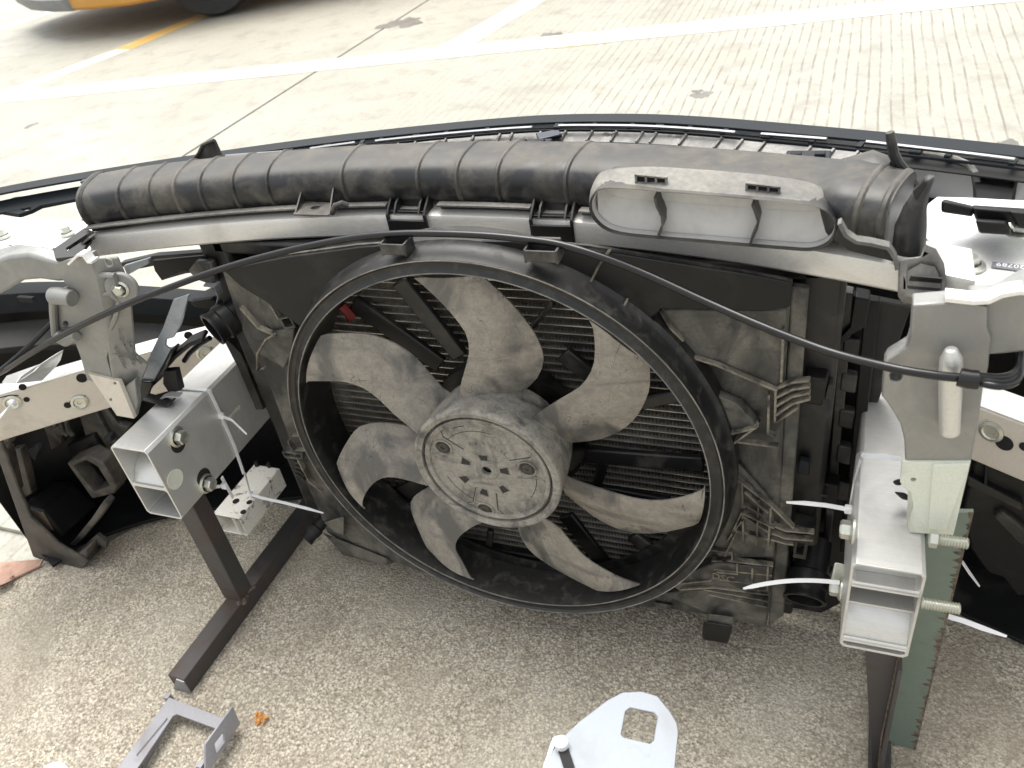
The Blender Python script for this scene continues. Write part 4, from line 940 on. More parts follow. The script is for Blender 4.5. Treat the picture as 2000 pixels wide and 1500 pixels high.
# ================================================================== STANDS
st1 = thing("steel_stand", "left dark steel stand with long foot bar on the concrete and welded post", "stand", V(-.455, -.05, 0), "home made steel stands")
def angle_bar(p0, p1, wd, ht, th, mat, parent, name):
    d = (p1 - p0).normalized(); s = V(d.y, -d.x, 0)
    return MB().hexa([p0 - s * wd / 2, p0 + s * wd / 2, p0 + s * wd / 2 + ZA * ht, p0 - s * wd / 2 + ZA * ht], [p1 - s * wd / 2, p1 + s * wd / 2, p1 + s * wd / 2 + ZA * ht, p1 - s * wd / 2 + ZA * ht]).build(name, mat, parent, bevel=.0015)
angle_bar(V(-.4545, -.20, .0005), V(-.4475, .16, .0005), .030, .030, .003, M_steel, st1, "foot_bar")
pa = [V(-.4715, -.062, .029), V(-.4375, -.062, .029), V(-.4375, -.034, .029), V(-.4715, -.034, .029)]
pb = [V(-.4700, -.062, .2535), V(-.4360, -.062, .2535), V(-.4360, -.034, .2535), V(-.4700, -.034, .2535)]
MB().loft([pa, pb]).build("post", M_steel, st1, bevel=.0015)
wm = MB()
for i in range(9):
    c = V(-.4375 + random.uniform(-.004, .006), -.066 + i * .004, .0305); wm.lathe([(0, .003), (.003, .0022), (.0045, 0)], c, (random.uniform(-.3, .3), random.uniform(-.5, 0), 1), 10)
wm.build("weld_bead", M_rust, st1)
MB().prism([V(-.4712, -.2005, .0006), V(-.4395, -.2005, .0006), V(-.4395, -.2005, .028), V(-.452, -.2005, .030)], (0, -.002, 0)).build("cut_end", M_greybr, st1)

st2 = thing("steel_stand", "right stand of rusty edged green plate with dark angle upright", "stand", V(.46, -.04, 0), "home made steel stands")
gx = .4535
gp = [at(1808, 1120, X=gx), at(1830, 1000, X=gx + .012)]
pts = ats([(1902, 1001), (1788, 1466), (1731, 1461), (1762, 1240), (1800, 1080), (1822, 1000)], Y=-.036)
MB().prism(pts, (0, .005, 0)).build("green_plate", M_green, st2, bevel=.0008)
pa_ = at(1902, 1001, Y=-.0362); pb_ = at(1788, 1466, Y=-.0362); NF = 170; ins = []
for i in range(NF + 1):
    wv = .0012 + min(.008, random.expovariate(1 / .0022)); ins.append(pa_.lerp(pb_, i / NF) + V(-wv, 0, 0))
MB().add([pa_.lerp(pb_, i / NF) for i in range(NF + 1)] + ins, [(i, i + 1, NF + 2 + i, NF + 1 + i) for i in range(NF)]).build("rusty_edge", M_rust, st2, smooth=0)
q1 = ats([(1690, 1270), (1758, 1282), (1725, 1500), (1704, 1500)], Y=-.070)
MB().hexa(ats([(1690, 1268), (1758, 1282), (1716, 1560), (1706, 1560)], Y=-.075), ats([(1690, 1268), (1758, 1282), (1716, 1560), (1706, 1560)], Y=-.070)).build("upright_web", M_steel, st2, bevel=.0006)
MB().strip([at(1758, 1282, Y=-.072), at(1722, 1470, Y=-.072), at(1714, 1560, Y=-.072)], .004, .034, (1, 0, 0)).build("upright_flange", M_steel, st2, bevel=.0006)
MB().tube([at(1756, 1282, Y=-.0765), at(1722, 1440, Y=-.0765), at(1716, 1500, Y=-.0765)], .0012, 6).build("rust_seam", M_rust, st2)
angle_bar(V(.452, -.22, .0005), V(.452, .10, .0005), .024, .006, .003, M_steel, st2, "foot_bar")

# ================================================================== BUMPER COVER
bc = thing("bumper_cover", "inside of a black front bumper cover with chrome strips and painted edge", "bumper", V(0, .36, 0))
edge = [(-.93, -.03), (-.90, .04), (-.85, .098), (-.783, .150), (-.70, .192), (-.60, .235), (-.50, .273), (-.40, .308), (-.30, .339), (-.20, .364), (-.12, .381), (-.05, .392), (.0, .395), (.05, .394), (.12, .388), (.20, .372), (.30, .344), (.40, .314), (.515, .276), (.60, .240), (.70, .195), (.80, .135), (.86, .085), (.92, .0)]
def smooth_curve(pts, sub=4):
    out = []
    for i in range(len(pts) - 1):
        p0 = Vector(pts[max(i - 1, 0)]); p1 = Vector(pts[i]); p2 = Vector(pts[i + 1]); p3 = Vector(pts[min(i + 2, len(pts) - 1)])
        for j in range(sub):
            t = j / sub; out.append(.5 * ((2 * p1) + (p2 - p0) * t + (2 * p0 - 5 * p1 + 4 * p2 - p3) * t * t + (3 * p1 - p0 - 3 * p2 + p3) * t ** 3))
    out.append(Vector(pts[-1])); return out
EC = smooth_curve(edge)
def off(i, d):
    a = EC[max(i - 1, 0)]; b = EC[min(i + 1, len(EC) - 1)]; t = (b - a).normalized(); nrm = Vector((t.y, -t.x)); p = EC[i] + nrm * d; return p
def ribbon(i0, i1, d0, z0, d1, z1, th, name, mat, parent, up=(0, 0, -1)):
    rings = []
    for i in range(i0, i1 + 1):
        a = off(i, d0); b = off(i, d1); a = V(a.x, a.y, z0); b = V(b.x, b.y, z1); u = Vector(up) * th
        rings.append([a, b, b + u, a + u])
    return MB().loft(rings).build(name, mat, parent, bevel=.0006)
def idx(x): return min(range(len(EC)), key=lambda i: abs(EC[i].x - x))
NE = len(EC) - 1
ribbon(0, NE, -.0035, .598, .0003, .600, .006, "painted_edge", M_paint, bc)
ribbon(0, NE, .0005, .6006, .023, .5985, .003, "top_strip", M_trim, bc)
ribbon(idx(-.62), idx(.62), -.003, .594, -.008, .52, .003, "painted_front", M_paint, bc, (0, -1, 0))
# lower comb of the top strip, with open slots between the teeth
for x0, x1, n in ((-.60, -.06, 12), (.0, .60, 13)):
    for k in range(n):
        a = x0 + (x1 - x0) * k / n; ww = .007 if k % 3 else .013
        i = idx(a); p = off(i, .0330); t = (EC[min(i + 1, NE)] - EC[max(i - 1, 0)]).normalized()
        MB().box((p.x, p.y, .5965), (ww * .8, .014, .003), Matrix.Rotation(math.atan2(t.y, t.x), 3, 'Z')).build("slot_bridge", M_trim, bc)
ribbon(idx(-.62), idx(.62), .041, .596, .0425, .5955, .003, "slot_rail", M_trim, bc)
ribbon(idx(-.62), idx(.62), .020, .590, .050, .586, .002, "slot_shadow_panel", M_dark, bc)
for pa, pb in (((440, 305), (553, 297)), ((605, 291), (694, 279)), ((732, 276), (1040, 249)), ((1090, 246), (1437, 259)), ((1485, 262), (1616, 272)), ((1690, 277), (1984, 312))):
    a = at(*pa, Z=.602); b = at(*pb, Z=.602); n = 14; ps = []
    sag = 0
    for i in range(n + 1):
        t = i / n; x = a.x + (b.x - a.x) * t
        # follow the bumper curve, anchored at both ends
        def ecy(xx): 
            k = idx(xx); k2 = min(k + 1, NE) if EC[k].x < xx else max(k - 1, 0)
            u = (xx - EC[k].x) / (EC[k2].x - EC[k].x) if k2 != k else 0
            return EC[k].y + (EC[k2].y - EC[k].y) * u
        da = a.y - ecy(a.x); db = b.y - ecy(b.x); ps.append(V(x, ecy(x) + da + (db - da) * t, .602))
    MB().strip(ps, .0042, .0036, (0, .8, .6)).build("chrome_strip", M_chrome, bc, bevel=.0012)
# ribbed shiny inner panel
M_gloss = plastic("glossy_grille_back", (.10, .095, .088), (.36, .35, .33), .40, .66, .12, 22, bumpy=.4)
ribbon(idx(-.56), idx(.41), .044, .5935, .0575, .585, .003, "ribbed_panel", M_gloss, bc)
for k in range(27):
    i = idx(-.50 + k * .034); p = off(i, .051); t = (EC[min(i + 1, NE)] - EC[max(i - 1, 0)]).normalized()
    MB().box((p.x, p.y, .590), (.0028, .016, .004), Matrix.Rotation(math.atan2(t.y, t.x) - .35, 3, 'Z') @ Matrix.Rotation(.5, 3, 'X')).build("panel_rib", M_gloss, bc)
ribbon(idx(-.56), idx(.40), .0572, .5848, .071, .584, .006, "inner_shelf", M_trim, bc)
ribbon(idx(-.50), idx(.40), .071, .579, .080, .53, .004, "inner_wall", M_blackclean, bc)
# latch blocks on the shelf
for q in ((1040, 283), (1578, 308)):
    c = at(*q, Z=.596); m = MB().box(c, (.046, .026, .007)); m.build("latch_block", M_blackclean, bc, bevel=.002)
    for s in (-.012, .012): MB().box(c + V(s, -.004, .005), (.011, .010, .006)).build("latch_tooth", M_trim, bc, bevel=.001)
c = at(1572, 318, Z=.601); MB().lathe([(0, .002), (.006, .0015), (.008, 0)], c, (0, 0, 1), 24).build("round_pin", M_plate, bc)
c = at(1072, 264, Z=.594); MB().box(c, (.03, .022, .004), Matrix.Rotation(.5, 3, 'Z')).build("radar_window", flat("dark_blue_glass", (.01, .012, .03), .1), bc, bevel=.001)
# right hand lamp opening frame
fr = [at(a, b, Z=z) for a, b, z in ((1780, 297, .592), (1830, 303, .592), (1868, 312, .591), (1892, 322, .589), (1904, 338, .585), (1908, 360, .575), (1909, 396, .54))]
MB().prism(ats([(1690, 290), (1760, 298), (1850, 306), (1890, 316), (1860, 316), (1780, 308), (1700, 306)], Z=.585), (0, 0, -.004)).build("side_shelf", M_trim, bc)
MB().tube(fr, .0038, 10).build("opening_frame", M_flange, bc)
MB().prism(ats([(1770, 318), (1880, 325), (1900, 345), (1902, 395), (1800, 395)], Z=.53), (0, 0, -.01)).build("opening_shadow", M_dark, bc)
MB().prism(ats([(1900, 315), (1985, 325), (1975, 392), (1908, 390)], Z=.578), (0, 0, -.01)).build("corner_panel", M_blackclean, bc)
MB().tube([at(1990, 330, Z=.588), at(1978, 360, Z=.572), at(1972, 400, Z=.53)], .004, 10).build("corner_rib", M_trim, bc)
# left flange with slotted hole below the strip
MB().prism(ats([(0, 395), (30, 384), (150, 376), (160, 384), (80, 400), (60, 410), (36, 418), (0, 412), (-60, 412), (-60, 398)], Z=.575), (0, 0, -.006), [ats(pxcircle(50, 407, 11, 14, 4), Z=.575)]).build("side_flange", M_trim, bc, bevel=.002)
ribbon(0, idx(-.60), .014, .586, .034, .575, .003, "side_gutter", M_trim, bc)
# lower skin all round, lower below the lamp openings
def zlow(x):
    ax = abs(x)
    if ax < .44: return .545
    if ax < .56: return .545 - (ax - .44) / .12 * .165
    if ax > .885: return min(.594, .474 + (ax - .885) / .03 * .12)
    return .38 + (ax - .56) / .27 * .078
outer = []; inner = []
rings = []
for i in range(0, NE + 1):
    p = off(i, .010); q = off(i, .016); z = zlow(EC[i].x)
    bulge = off(i, -.012); lowp = off(i, .004)
    rings.append([V(p.x, p.y, z), V(bulge.x, bulge.y, .30), V(bulge.x, bulge.y, .15), V(lowp.x, lowp.y, .015), V(lowp.x, lowp.y - .0, .012), V(off(i, .008).x, off(i, .008).y, .016), V(off(i, -.006).x, off(i, -.006).y, .15), V(off(i, -.006).x, off(i, -.006).y, .30), V(q.x, q.y, z - .003)])
MB().loft(rings).build("skin", M_blackclean, bc, smooth=60)
ribbon(0, idx(-.46), .004, .47, .012, .468, .001, "gap_filler", M_trim, bc) if False else None
i0, i1 = 0, idx(-.50)
rg = []
for i in range(i0, i1 + 1):
    z = zlow(EC[i].x); a = off(i, .006); b = off(i, .030); c = off(i, .034); rg.append([V(a.x, a.y, z + .004), V(b.x, b.y, z - .004), V(c.x, c.y, z - .03), V(c.x, c.y, z - .035), V(a.x, a.y, z - .002)])
MB().loft(rg).build("lamp_ledge", M_trim, bc, bevel=.001)
rg = []
for i in range(i0, i1 + 1):
    z = zlow(EC[i].x); a = off(i, .030); b = off(i, .070); rg.append([V(a.x, a.y, z - .05), V(b.x, b.y, z - .075), V(b.x, b.y, z - .085), V(a.x, a.y, z - .06)])
MB().loft(rg).build("inner_ledge", M_black, bc, bevel=.001)
for q in ((52, 584), (30, 660)):
    a = at(*q, Y=.08); MB().box(a, (.03, .006, .008)).build("ledge_slot", M_dark, bc)
ribbon(0, idx(-.30), .004, .018, .10, .014, .006, "bottom_lip", M_blackclean, bc)
ribbon(idx(.3), NE, .004, .018, .09, .014, .006, "bottom_lip", M_blackclean, bc)
# left corner: liner, ducts and box
def bslab(pts, Y, d, mat, name, bevel=.002, holes=()): return MB().prism(ats(pts, Y=Y), (0, d, 0), [ats(h, Y=Y) for h in holes]).build(name, mat, bc, bevel=bevel)
bslab([(-30, 790), (8, 880), (30, 940), (60, 1010), (112, 1062), (172, 1098), (152, 1119), (64, 1088), (-2, 902), (-60, 760)], -.05, .006, M_liner, "arch_liner")
F_ = ats([(38, 988), (84, 1000), (122, 1054), (58, 1030)], Y=-.035); B_ = ats([(96, 938), (140, 938), (196, 985), (150, 1000)], Y=.05)
MB().hexa(F_, B_).build("duct_box", M_blackclean, bc, bevel=.008, seg=3)
bslab([(42, 990), (84, 1002), (104, 1036), (58, 1026)], -.0365, .002, flat("brown_dust_face", (.10, .075, .055), .8, 0, .3), "duct_mouth", .001)
bslab([(130, 905), (170, 890), (200, 905), (228, 950), (222, 965), (180, 975)], .03, .03, M_liner, "vent_frame", .003, [[(140, 912), (168, 900), (190, 912), (214, 950), (182, 962)]])
bslab([(196, 952), (210, 945), (216, 950), (206, 960)], .045, .004, M_trim, "vent_tab", .001)
MB().strip(ats([(118, 1078), (150, 1058), (190, 1010), (214, 975)], Y=-.01), .018, .010, (0, 1, 0)).build("lower_brace", M_liner, bc, bevel=.002)
bslab([(154, 1075), (188, 1045), (208, 1060), (206, 1072), (190, 1080)], -.02, .008, M_liner, "tab", .002, [pxcircle(193, 1069, 4, 12, 3)])
bslab([(124, 1096), (168, 1074), (172, 1098), (152, 1119)], -.045, .03, M_liner, "corner_block", .002)
for pts, Y, mt in (([(20, 880), (40, 876), (62, 965), (44, 975)], .0, M_liner), ([(0, 870), (14, 878), (34, 960), (28, 970), (0, 900)], -.03, M_liner), ([(80, 820), (110, 815), (120, 870), (100, 880)], .06, M_liner), ([(150, 800), (180, 790), (215, 860), (235, 870), (230, 900), (190, 890), (165, 850)], .08, M_liner), ([(180, 800), (205, 795), (230, 830), (250, 835), (240, 860), (215, 850)], .09, M_shroud), ([(52, 880), (66, 872), (76, 880), (66, 902)], .0, M_trim), ([(200, 856), (212, 852), (218, 864), (208, 866)], .05, M_trim), ([(0, 845), (20, 850), (18, 870), (0, 866)], -.02, M_liner), ([(100, 840), (118, 830), (124, 850), (112, 858)], .05, M_liner), ([(130, 870), (180, 850), (215, 905), (180, 890), (140, 895)], .07, M_blackclean)):
    bslab(pts, Y, .015, mt, "moulding", .003)
for k in range(3): MB().tube(ats([(104 + k * 12, 815 + k * 2), (110 + k * 12, 840), (122 + k * 10, 850)], Y=.055), .004, 8).build("conduit", M_liner, bc)
# right corner mouldings
for pts, Y, mt in (([(1905, 900), (2000, 935), (2040, 1000), (2040, 1160), (1985, 1165), (1960, 1130), (1930, 1120), (1898, 1075), (1880, 1000)], .16, M_blackclean), ([(1925, 905), (1932, 908), (1928, 950), (1922, 948)], .15, M_trim), ([(1960, 1000), (2010, 1040), (2010, 1075), (1985, 1060), (1940, 1010)], .15, M_black), ([(1890, 930), (2000, 985), (2000, 1000), (1885, 945)], .15, M_black)):
    bslab(pts, Y, .012, mt, "moulding", .003)

# ================================================================== LATCH STRUT, CABLES, TIES
ls = thing("latch_strut", "blue grey notched steel strip leaning against left rail end", "steel bracket", at(300, 770, Y=-.01))
MB().prism(ats([(338, 586), (368, 576), (352, 636), (338, 660), (323, 664), (322, 676), (332, 684), (300, 745), (268, 745), (318, 640)], Y=.0), (0, .004, 0)).build("strip", M_bluegrey, ls, bevel=.0008)
MB().prism(ats([(332, 684), (336, 686), (302, 752), (296, 752)], Y=.001), (0, .016, 0)).build("side_flange", M_blackclean, ls)
MB().hexa(ats([(270, 744), (300, 746), (290, 780), (266, 778)], Y=-.004), ats([(270, 744), (300, 746), (290, 780), (266, 778)], Y=.012)).build("base", M_blackclean, ls, bevel=.002)
MB().strip(ats([(400, 655), (375, 665), (345, 690), (315, 725), (295, 752), (276, 776)], Y=.02), .018, .006, (0, 1, .3)).build("curved_arm", M_blackclean, ls, bevel=.002)
MB().prism(ats([(318, 726), (342, 724), (352, 764), (330, 768), (318, 750)], Y=.0), (0, .01, 0)).build("foot", M_blackclean, ls, bevel=.001)
MB().strip(ats([(285, 775), (312, 782), (330, 788), (338, 782)], Y=-.012), .014, .002, (0, 1, 0)).build("hook", M_black, ls)
MB().strip(ats([(316, 776), (330, 770), (352, 772)], Y=-.005), .010, .002, (0, 1, 0)).build("hook_lip", M_alu, ls)
MB().tube(ats([(410, 660), (390, 672), (370, 690), (360, 705)], Y=.03), .0035, 8).build("cable_guide", M_blackclean, ls)

rc = thing("release_cable", "long black bonnet cable arching across the front of the fan", "cable", at(800, 460, Y=.06))
cp_ = [(-60, 752, -.07), (0, 728, -.07), (60, 690, -.07), (130, 650, -.068), (230, 602, -.062), (330, 562, -.045), (440, 523, -.02), (560, 490, .0), (680, 466, .012), (770, 457, .016), (850, 456, .017), (950, 460, .017), (1040, 469, .016), (1095, 478, .014), (1170, 500, .010), (1260, 535, .004), (1380, 590, -.012), (1500, 642, -.032), (1620, 687, -.05), (1740, 718, -.072), (1820, 732, -.078), (1878, 738, -.078)]
def spl(pts, sub=6):
    P = [at(a, b, Y=c) for a, b, c in pts]; out = []
    for i in range(len(P) - 1):
        p0 = P[max(i - 1, 0)]; p1 = P[i]; p2 = P[i + 1]; p3 = P[min(i + 2, len(P) - 1)]
        for j in range(sub):
            t = j / sub; out.append(.5 * ((2 * p1) + (p2 - p0) * t + (2 * p0 - 5 * p1 + 4 * p2 - p3) * t * t + (3 * p1 - p0 - 3 * p2 + p3) * t ** 3))
    out.append(P[-1]); return out
MB().tube(spl(cp_), .0036, 12).build("sheath", M_cable, rc, smooth=60)
MB().tube(spl([(1872, 736, -.078), (1890, 740, -.079), (1912, 742, -.079)], 3), .0072, 14).build("sleeve", M_cable, rc, bevel=.001)
for k in range(3):
    MB().tube(spl([(1908, 734 + k * 6, -.079), (1950, 738 + k * 8, -.075 - k * .004), (1982, 728 + k * 9, -.06 - k * .006), (1994, 700 + k * 10, -.04 - k * .006), (1992, 660 + k * 10, -.02), (1985, 620, .0)]), .0030, 10).build("loop", M_cable, rc, smooth=60)
def cable_clip(px, py, Y, w_):
    c = at(px, py, Y=Y)
    m = MB()
    m.box(c + V(0, .003, -.002), (w_, .004, .016)); m.box(c + V(0, -.006, -.009), (w_, .020, .0025)); m.box(c + V(0, -.0145, -.004), (w_, .0025, .011))
    for s in (-.5, .5): m.box(c + V(s * w_, -.005, -.005), (.0025, .020, .014))
    m.build("cable_clip", M_duct, rc, bevel=.0008)
cable_clip(778, 466, .018, .026); cable_clip(1064, 478, .018, .031)
rc2 = thing("release_cable", "short second black cable running up from the lower left corner", "cable", at(40, 690, Y=-.03))
MB().tube(spl([(-40, 752, -.075), (0, 724, -.072), (50, 682, -.05), (105, 628, -.01), (150, 590, .02), (200, 560, .04)]), .0034, 12).build("sheath", M_cable, rc2, smooth=60)

TG = "white nylon zip ties"
def tie(label, tail, loop=None, head=None, up=(0, 1, 0), wd=.0046):
    t = thing("zip_tie", label, "zip tie", tail[0], TG)
    n = len(tail); MB().strip(tail, [wd] * (n - 1) + [wd * .45], .0012, up).build("tail", M_tie, t)
    if loop: MB().strip(loop, wd, .0012, up).build("loop", M_tie, t)
    if head is not None: MB().box(head, (.0085, .007, .0085)).build("head", M_tie, t, bevel=.0015)
    return t
def sub(pts, **k): return ats(pts, **k)
T1 = spl([(436, 813, -.0), (470, 820, -.015), (510, 832, -.03), (554, 849, -.045)], 4)
hd = at(432, 812, X=-.4115)
tie("long tail of the zip tie around the left silver rail pointing right", [hd, hd + V(.02, -.004, -.002)] + [hd + V(.02 + i * .0085, -.004 - i * .0042, -.002 - i * .0014) for i in range(1, 5)], None, hd, (0, 0, 1))
lp = [V(-.4735, -.024, .340), V(-.4725, -.024, .3735), V(-.4135, -.010, .3738), V(-.4122, -.010, .370), at(432, 812, X=-.4117), at(470, 905, X=-.4117), V(-.4125, -.052, .2515)]
rlt = thing("zip_tie", "zip tie strap wrapped over the top of the left silver rail", "zip tie", lp[1], TG)
MB().strip([V(-.4738, at(352, 758, Z=.374).y, .36), at(352, 758, Z=.3743), at(404, 762, Z=.3743), at(413, 765, X=-.4112)], .0046, .0011, (0, 1, 0)).build("top_strap", M_tie, rlt)
MB().strip([at(408, 762, X=-.4112), at(432, 812, X=-.4112), at(458, 872, X=-.4112), at(476, 925, X=-.4112)], .0046, .0011, (0, 1, 0)).build("side_strap", M_tie, rlt)
hd2 = at(489, 965, Z=.1345)
tie("zip tie on the dirty white box tube with tail pointing to the fan", [hd2, at(510, 972, Z=.142), at(560, 983, Z=.142), at(600, 993, Z=.138), at(632, 1002, Z=.132)], [at(478, 925, Y=.03), at(484, 945, Y=.03), hd2], hd2, (0, .6, 1))
tie("short zip tie end poking out between left rail and white box tube", [at(418, 951, Y=-.03), at(428, 950, Y=-.025), at(438, 948, Y=-.02)], [at(433, 932, Y=-.02), at(443, 950, Y=-.01), at(455, 972, Y=.0)], at(438, 949, Y=-.02), (0, 1, 0))
hd3 = at(1658, 995, X=.387)
tie("upper zip tie of the right rail with its tail pointing left", [hd3, hd3 + V(-.022, 0, .0015), hd3 + V(-.042, 0, .0005), hd3 + V(-.060, .0, -.002)], [at(1659, 990, X=.3880), at(1668, 940, X=.3880), at(1682, 894, X=.3885), at(1686, 889, Z=.3745), at(1725, 892, Z=.3745), at(1765, 898, Z=.3745)], hd3, (0, .3, 1))
hd4 = at(1640, 1138, X=.386)
tie("lower zip tie at right rail bolt curving down left over the shroud", [hd4 + V(-.0105 * i, -.0012 * i, .0022 * math.sin(i * .35) - .00028 * i * i) for i in range(10)], None, None, (0, .5, 1), .0044)
tie("small zip tie end hanging in front of the dark right bumper corner", [at(1880, 1098, Y=.10), at(1893, 1118, Y=.10), at(1913, 1145, Y=.10)], None, None, (0, 1, .3))
tie("zip tie tail sticking out right of the rusty green plate", [at(1838, 1200, Y=.0), at(1880, 1212, Y=.0), at(1920, 1227, Y=.0), at(1966, 1243, Y=.0)], None, None, (0, .5, 1), .0055)
tie("zip tie end threaded through the beam hole at far left edge", [at(26, 786, Y=-.06), at(14, 798, Y=-.085), at(2, 812, Y=-.10), at(-14, 832, Y=-.12)], None, at(24, 787, Y=-.06), (0, 1, 0), .0055)

# ================================================================== LOOSE THINGS ON THE PAVEMENT
fb = thing("steel_bracket", "dark grey U shaped steel bracket lying on concrete near lower left", "bracket", at(330, 1450, Z=0))
zt = .020
MB().prism(ats([(330, 1362), (462, 1412), (445, 1432), (345, 1395), (338, 1398), (262, 1510), (222, 1510)], Z=zt), (0, 0, -.003)).build("base_plate", M_greybr, fb, bevel=.0008)
MB().prism(ats([(398, 1490), (425, 1432), (447, 1432), (402, 1520)], Z=zt), (0, 0, -.003)).build("base_plate", M_greybr, fb, bevel=.0008)
MB().prism([at(452, 1378, Z=.045), at(466, 1412, Z=.02), at(398, 1520, Z=.02), at(398, 1452, Z=.045)], (.0028, 0, 0), [[at(434, 1428, Z=.037), at(436, 1448, Z=.027), at(420, 1470, Z=.027), at(416, 1452, Z=.034)]]).build("side_wall", M_greybr, fb, bevel=.0006)
MB().prism([at(322, 1402, Z=.022), at(326, 1402, Z=.022), at(276, 1492, Z=.012), at(266, 1474, Z=.022)], (.0, .0, -.012)).build("inner_wall", M_greybr, fb)
MB().prism(ats([(262, 1500), (330, 1505), (345, 1530), (250, 1530)], Z=zt), (0, 0, -.003)).build("cross_plate", M_greybr, fb)
for q in ((262, 1506), (400, 1506), (335, 1372), (445, 1425)):
    p = at(*q, Z=0); MB().box((p.x, p.y, .0085), (.008, .008, .017)).build("foot", M_greybr, fb)

pp = thing("sheet_metal_bracket", "pale blurred sheet metal bracket with square hole close to the camera", "bracket", at(1200, 1500, Z=0))
zc = .30
MB().prism(ats([(1096, 1442), (1130, 1410), (1185, 1368), (1215, 1352), (1250, 1350), (1285, 1360), (1308, 1388), (1322, 1412), (1325, 1430), (1318, 1500), (1308, 1560), (1040, 1560), (1060, 1500), (1078, 1468)], Z=zc), (0, 0, -.002), [ats([(1222, 1388), (1230, 1382), (1278, 1392), (1284, 1400), (1276, 1446), (1268, 1452), (1218, 1440), (1213, 1434)], Z=zc)]).build("top_plate", M_pale, pp, bevel=.0006)
c = at(1098, 1458, Z=zc); MB().lathe([(0, .010), (.0045, .010), (.006, .008), (.006, 0)], c, (0, 0, 1), 20).build("pin", M_tie, pp)
MB().prism(ats([(1060, 1500), (1080, 1440), (1092, 1436), (1076, 1472), (1058, 1520)], Z=zc - .003), (0, 0, -.02)).build("edge_flange", M_bluegrey, pp)
p0 = at(1104, 1480, Z=zc + .001); MB().strip([c + V(0, 0, .001), at(1112, 1500, Z=zc + .001), at(1118, 1560, Z=zc + .001)], .009, .003, (1, 0, 0)).build("dark_strap", M_dark, pp)
for q in ((1070, 1555), (1290, 1555)):
    p = at(*q, Z=zc - .002); MB().box((p.x, p.y, (zc - .002) / 2), (.02, .003, zc - .002)).build("leg", M_pale, pp)
wt = at(120, 1497, Z=0)
m = MB(); m.loft([circle(wt + V(0, -.01, .0), .020, XA, YA, 14, .014), circle(wt + V(.001, -.01, .006), .019, XA, YA, 14, .013), circle(wt + V(.002, -.01, .009), .012, XA, YA, 14, .007)])
tag(m.build("foam_scrap", M_tie, None, smooth=60), "white foam scrap on the concrete at the bottom left edge", "scrap")

def leaf(px, py, s, mat, label, name, n=9, seed=1):
    rnd = random.Random(seed); c = at(px, py, Z=.003); m = MB()
    for i in range(n):
        a = rnd.uniform(0, 6.28); p = c + V(rnd.uniform(-s, s), rnd.uniform(-s, s), rnd.uniform(.0, .003)); u = V(math.cos(a), math.sin(a), rnd.uniform(-.3, .3)) * s * rnd.uniform(.3, .7); v = V(-math.sin(a), math.cos(a), rnd.uniform(-.3, .3)) * s * rnd.uniform(.15, .35)
        m.prism([p + u, p + v, p - u * .8, p - v], (0, 0, .0006))
    return tag(m.build(name, mat, None, smooth=0), label, "leaf")
leaf(507, 1407, .0085, M_leaf, "crumpled orange leaf scrap on the concrete right of the grey bracket", "dry_leaf", 26, 3)
leaf(143, 1218, .004, M_beige, "tiny pale yellow leaf on concrete left of the stand foot", "dry_leaf", 5, 5)
leaf(333, 1100, .005, M_card, "small brown leaf on concrete behind the left stand post", "dry_leaf", 5, 8)
leaf(250, 1106, .0022, M_tie, "tiny white crumb on concrete in front of the bumper corner", "paper_crumb", 3, 9)
cd_ = thing("torn_cardboard", "torn brown cardboard strip lying beside the left bumper corner", "cardboard", at(30, 1115, Z=0))
MB().prism(ats([(-40, 1110), (0, 1098), (84, 1092), (78, 1104), (28, 1128), (0, 1142), (-40, 1150)], Z=.006), (0, 0, -.003)).build("sheet", M_card, cd_)
for k in range(4): MB().prism(ats([(-20, 1120 + k * 6), (10 + k * 5, 1116 + k * 5), (28 - k * 4, 1124 + k * 4), (-20, 1136 + k * 5)], Z=.009 + k * .002), (0, 0, -.0012)).build("torn_layer", M_card, cd_)

# ================================================================== PASSING CAR
M_carbody = flat("orange_car_paint", (.55, .27, .05), .25, 0, .03); M_carlow = flat("grey_bumper_plastic", (.20, .205, .21), .5, 0, .1)
M_tyre = flat("tyre_rubber", (.03, .03, .031), .8); M_rim = flat("silver_wheel", (.30, .31, .33), .35, .7); M_glass = flat("tinted_glass", (.015, .018, .02), .08)
wh = at(432, 27, Z=0)
ang = math.atan2(-.36, -.93)
car = thing("car", "orange car with grey lower bumper passing at the top left", "car", V(wh.x, wh.y, 0))
fw = V(math.cos(ang), math.sin(ang), 0); lf = V(fw.y, -fw.x, 0)      # lf: away from the camera
if lf.y < 0: lf = -lf
def cl(u, v, z): return V(wh.x, wh.y, 0) + fw * u + lf * v + ZA * z
nose = ats([(310, 1), (240, 14), (185, 18), (140, 21), (100, 22), (60, 18), (35, 5)], Z=.17)
uv = [((p - wh).dot(fw), (p - wh).dot(lf)) for p in nose]
vend = uv[-1][1]; side = uv[0][1]
near = [(-3.5, .05), (-1.2, -.06), (-.50, -.08)]; fo = uv[2:]; 
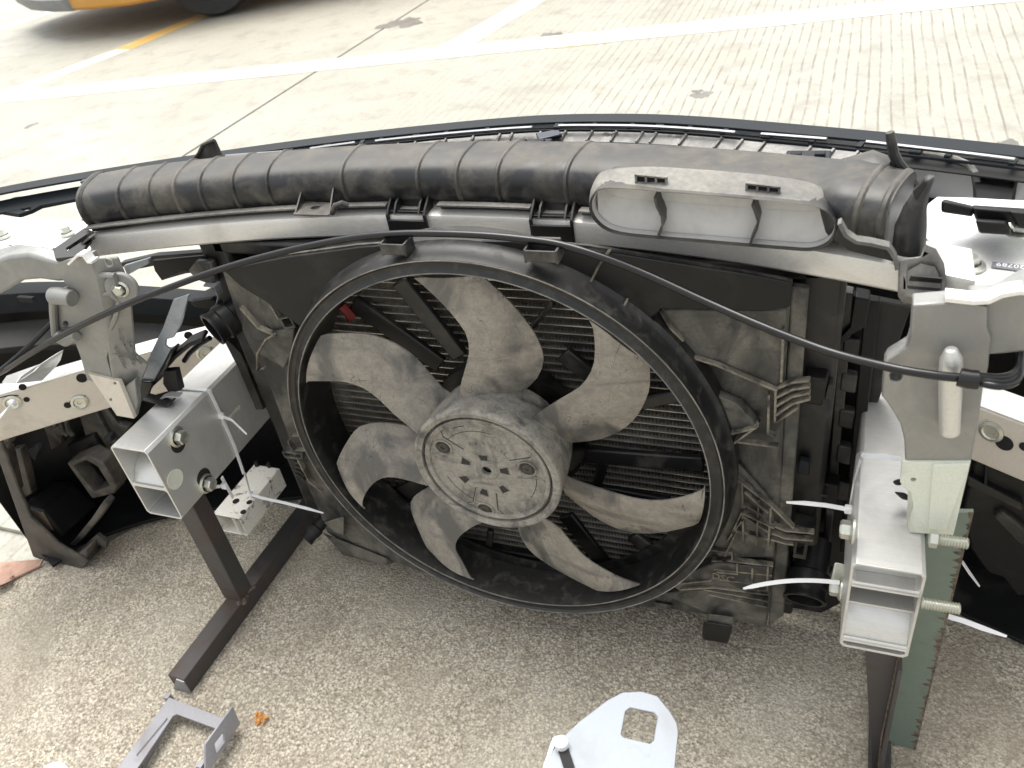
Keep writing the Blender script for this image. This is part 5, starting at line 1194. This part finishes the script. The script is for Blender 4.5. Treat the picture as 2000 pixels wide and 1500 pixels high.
far_ = [(u - .02, 2 * vend + .25 - v) for u, v in reversed(fo)]
outline = near + [(.48, uv[1][1] + .03)] + fo + far_ + [(-.4, 2 * vend + .4), (-3.5, 2 * vend + .3)]
def lay(o, z, k=1.0): 
    cu = sum(u for u, v in o) / len(o); cv = sum(v for u, v in o) / len(o)
    return [cl(cu + (u - cu) * k, cv + (v - cv) * k, z) for u, v in o]
MB().loft([lay(outline, .165, .992), lay(outline, .28), lay(outline, .62), lay(outline, .80, .97), lay(outline, .92, .90)]).build("body", M_carbody, car, bevel=.02)
bo = fo[1:] + far_
def ring2(z, d): return [cl(u + d, v - d * .6, z) for u, v in bo] + [cl(u - .12, v + .05, z) for u, v in reversed(bo)]
MB().loft([ring2(.165, .0), ring2(.23, .025), ring2(.48, .02)]).build("bumper", M_carlow, car, bevel=.006)
MB().loft([ring2(.24, .03), ring2(.30, .032)]).build("air_inlet", flat("pale_bumper_lip", (.55, .57, .62), .3), car, bevel=.004)
cab = [(-.5, .12), (-.4, .3), (-.4, 1.3), (-.5, 1.5), (-2.9, 1.5), (-2.9, .12)]
MB().loft([lay(cab, .90), lay(cab, 1.42, .8)]).build("cabin", flat("tinted_glass", (.015, .018, .02), .08), car, bevel=.03)
MB().hexa([cl(-3.2, .1, .2), cl(.5, .1, .2), cl(.5, 1.5, .2), cl(-3.2, 1.5, .2)], [cl(-3.2, .1, .3), cl(.5, .1, .3), cl(.5, 1.5, .3), cl(-3.2, 1.5, .3)]).build("underbody", M_dark, car)
M_tyre = flat("tyre_rubber", (.03, .03, .031), .8); M_rim = flat("silver_wheel", (.30, .31, .33), .35, .7)
for u in (0, -2.6):
    for v in (-.09, 1.62):
        c = cl(u, v, .31); ax = -lf if v < .5 else lf
        t = MB().lathe([(.19, -.16), (.29, -.17), (.31, -.13), (.31, -.05), (.29, -.005), (.21, .0), (.19, -.02)], c, ax, 48).build("wheel", M_tyre, car)
        MB().lathe([(.20, -.03), (.195, -.008), (.16, -.03), (.06, -.02), (0, -.02)], c, ax, 48).build("rim", M_rim, t)
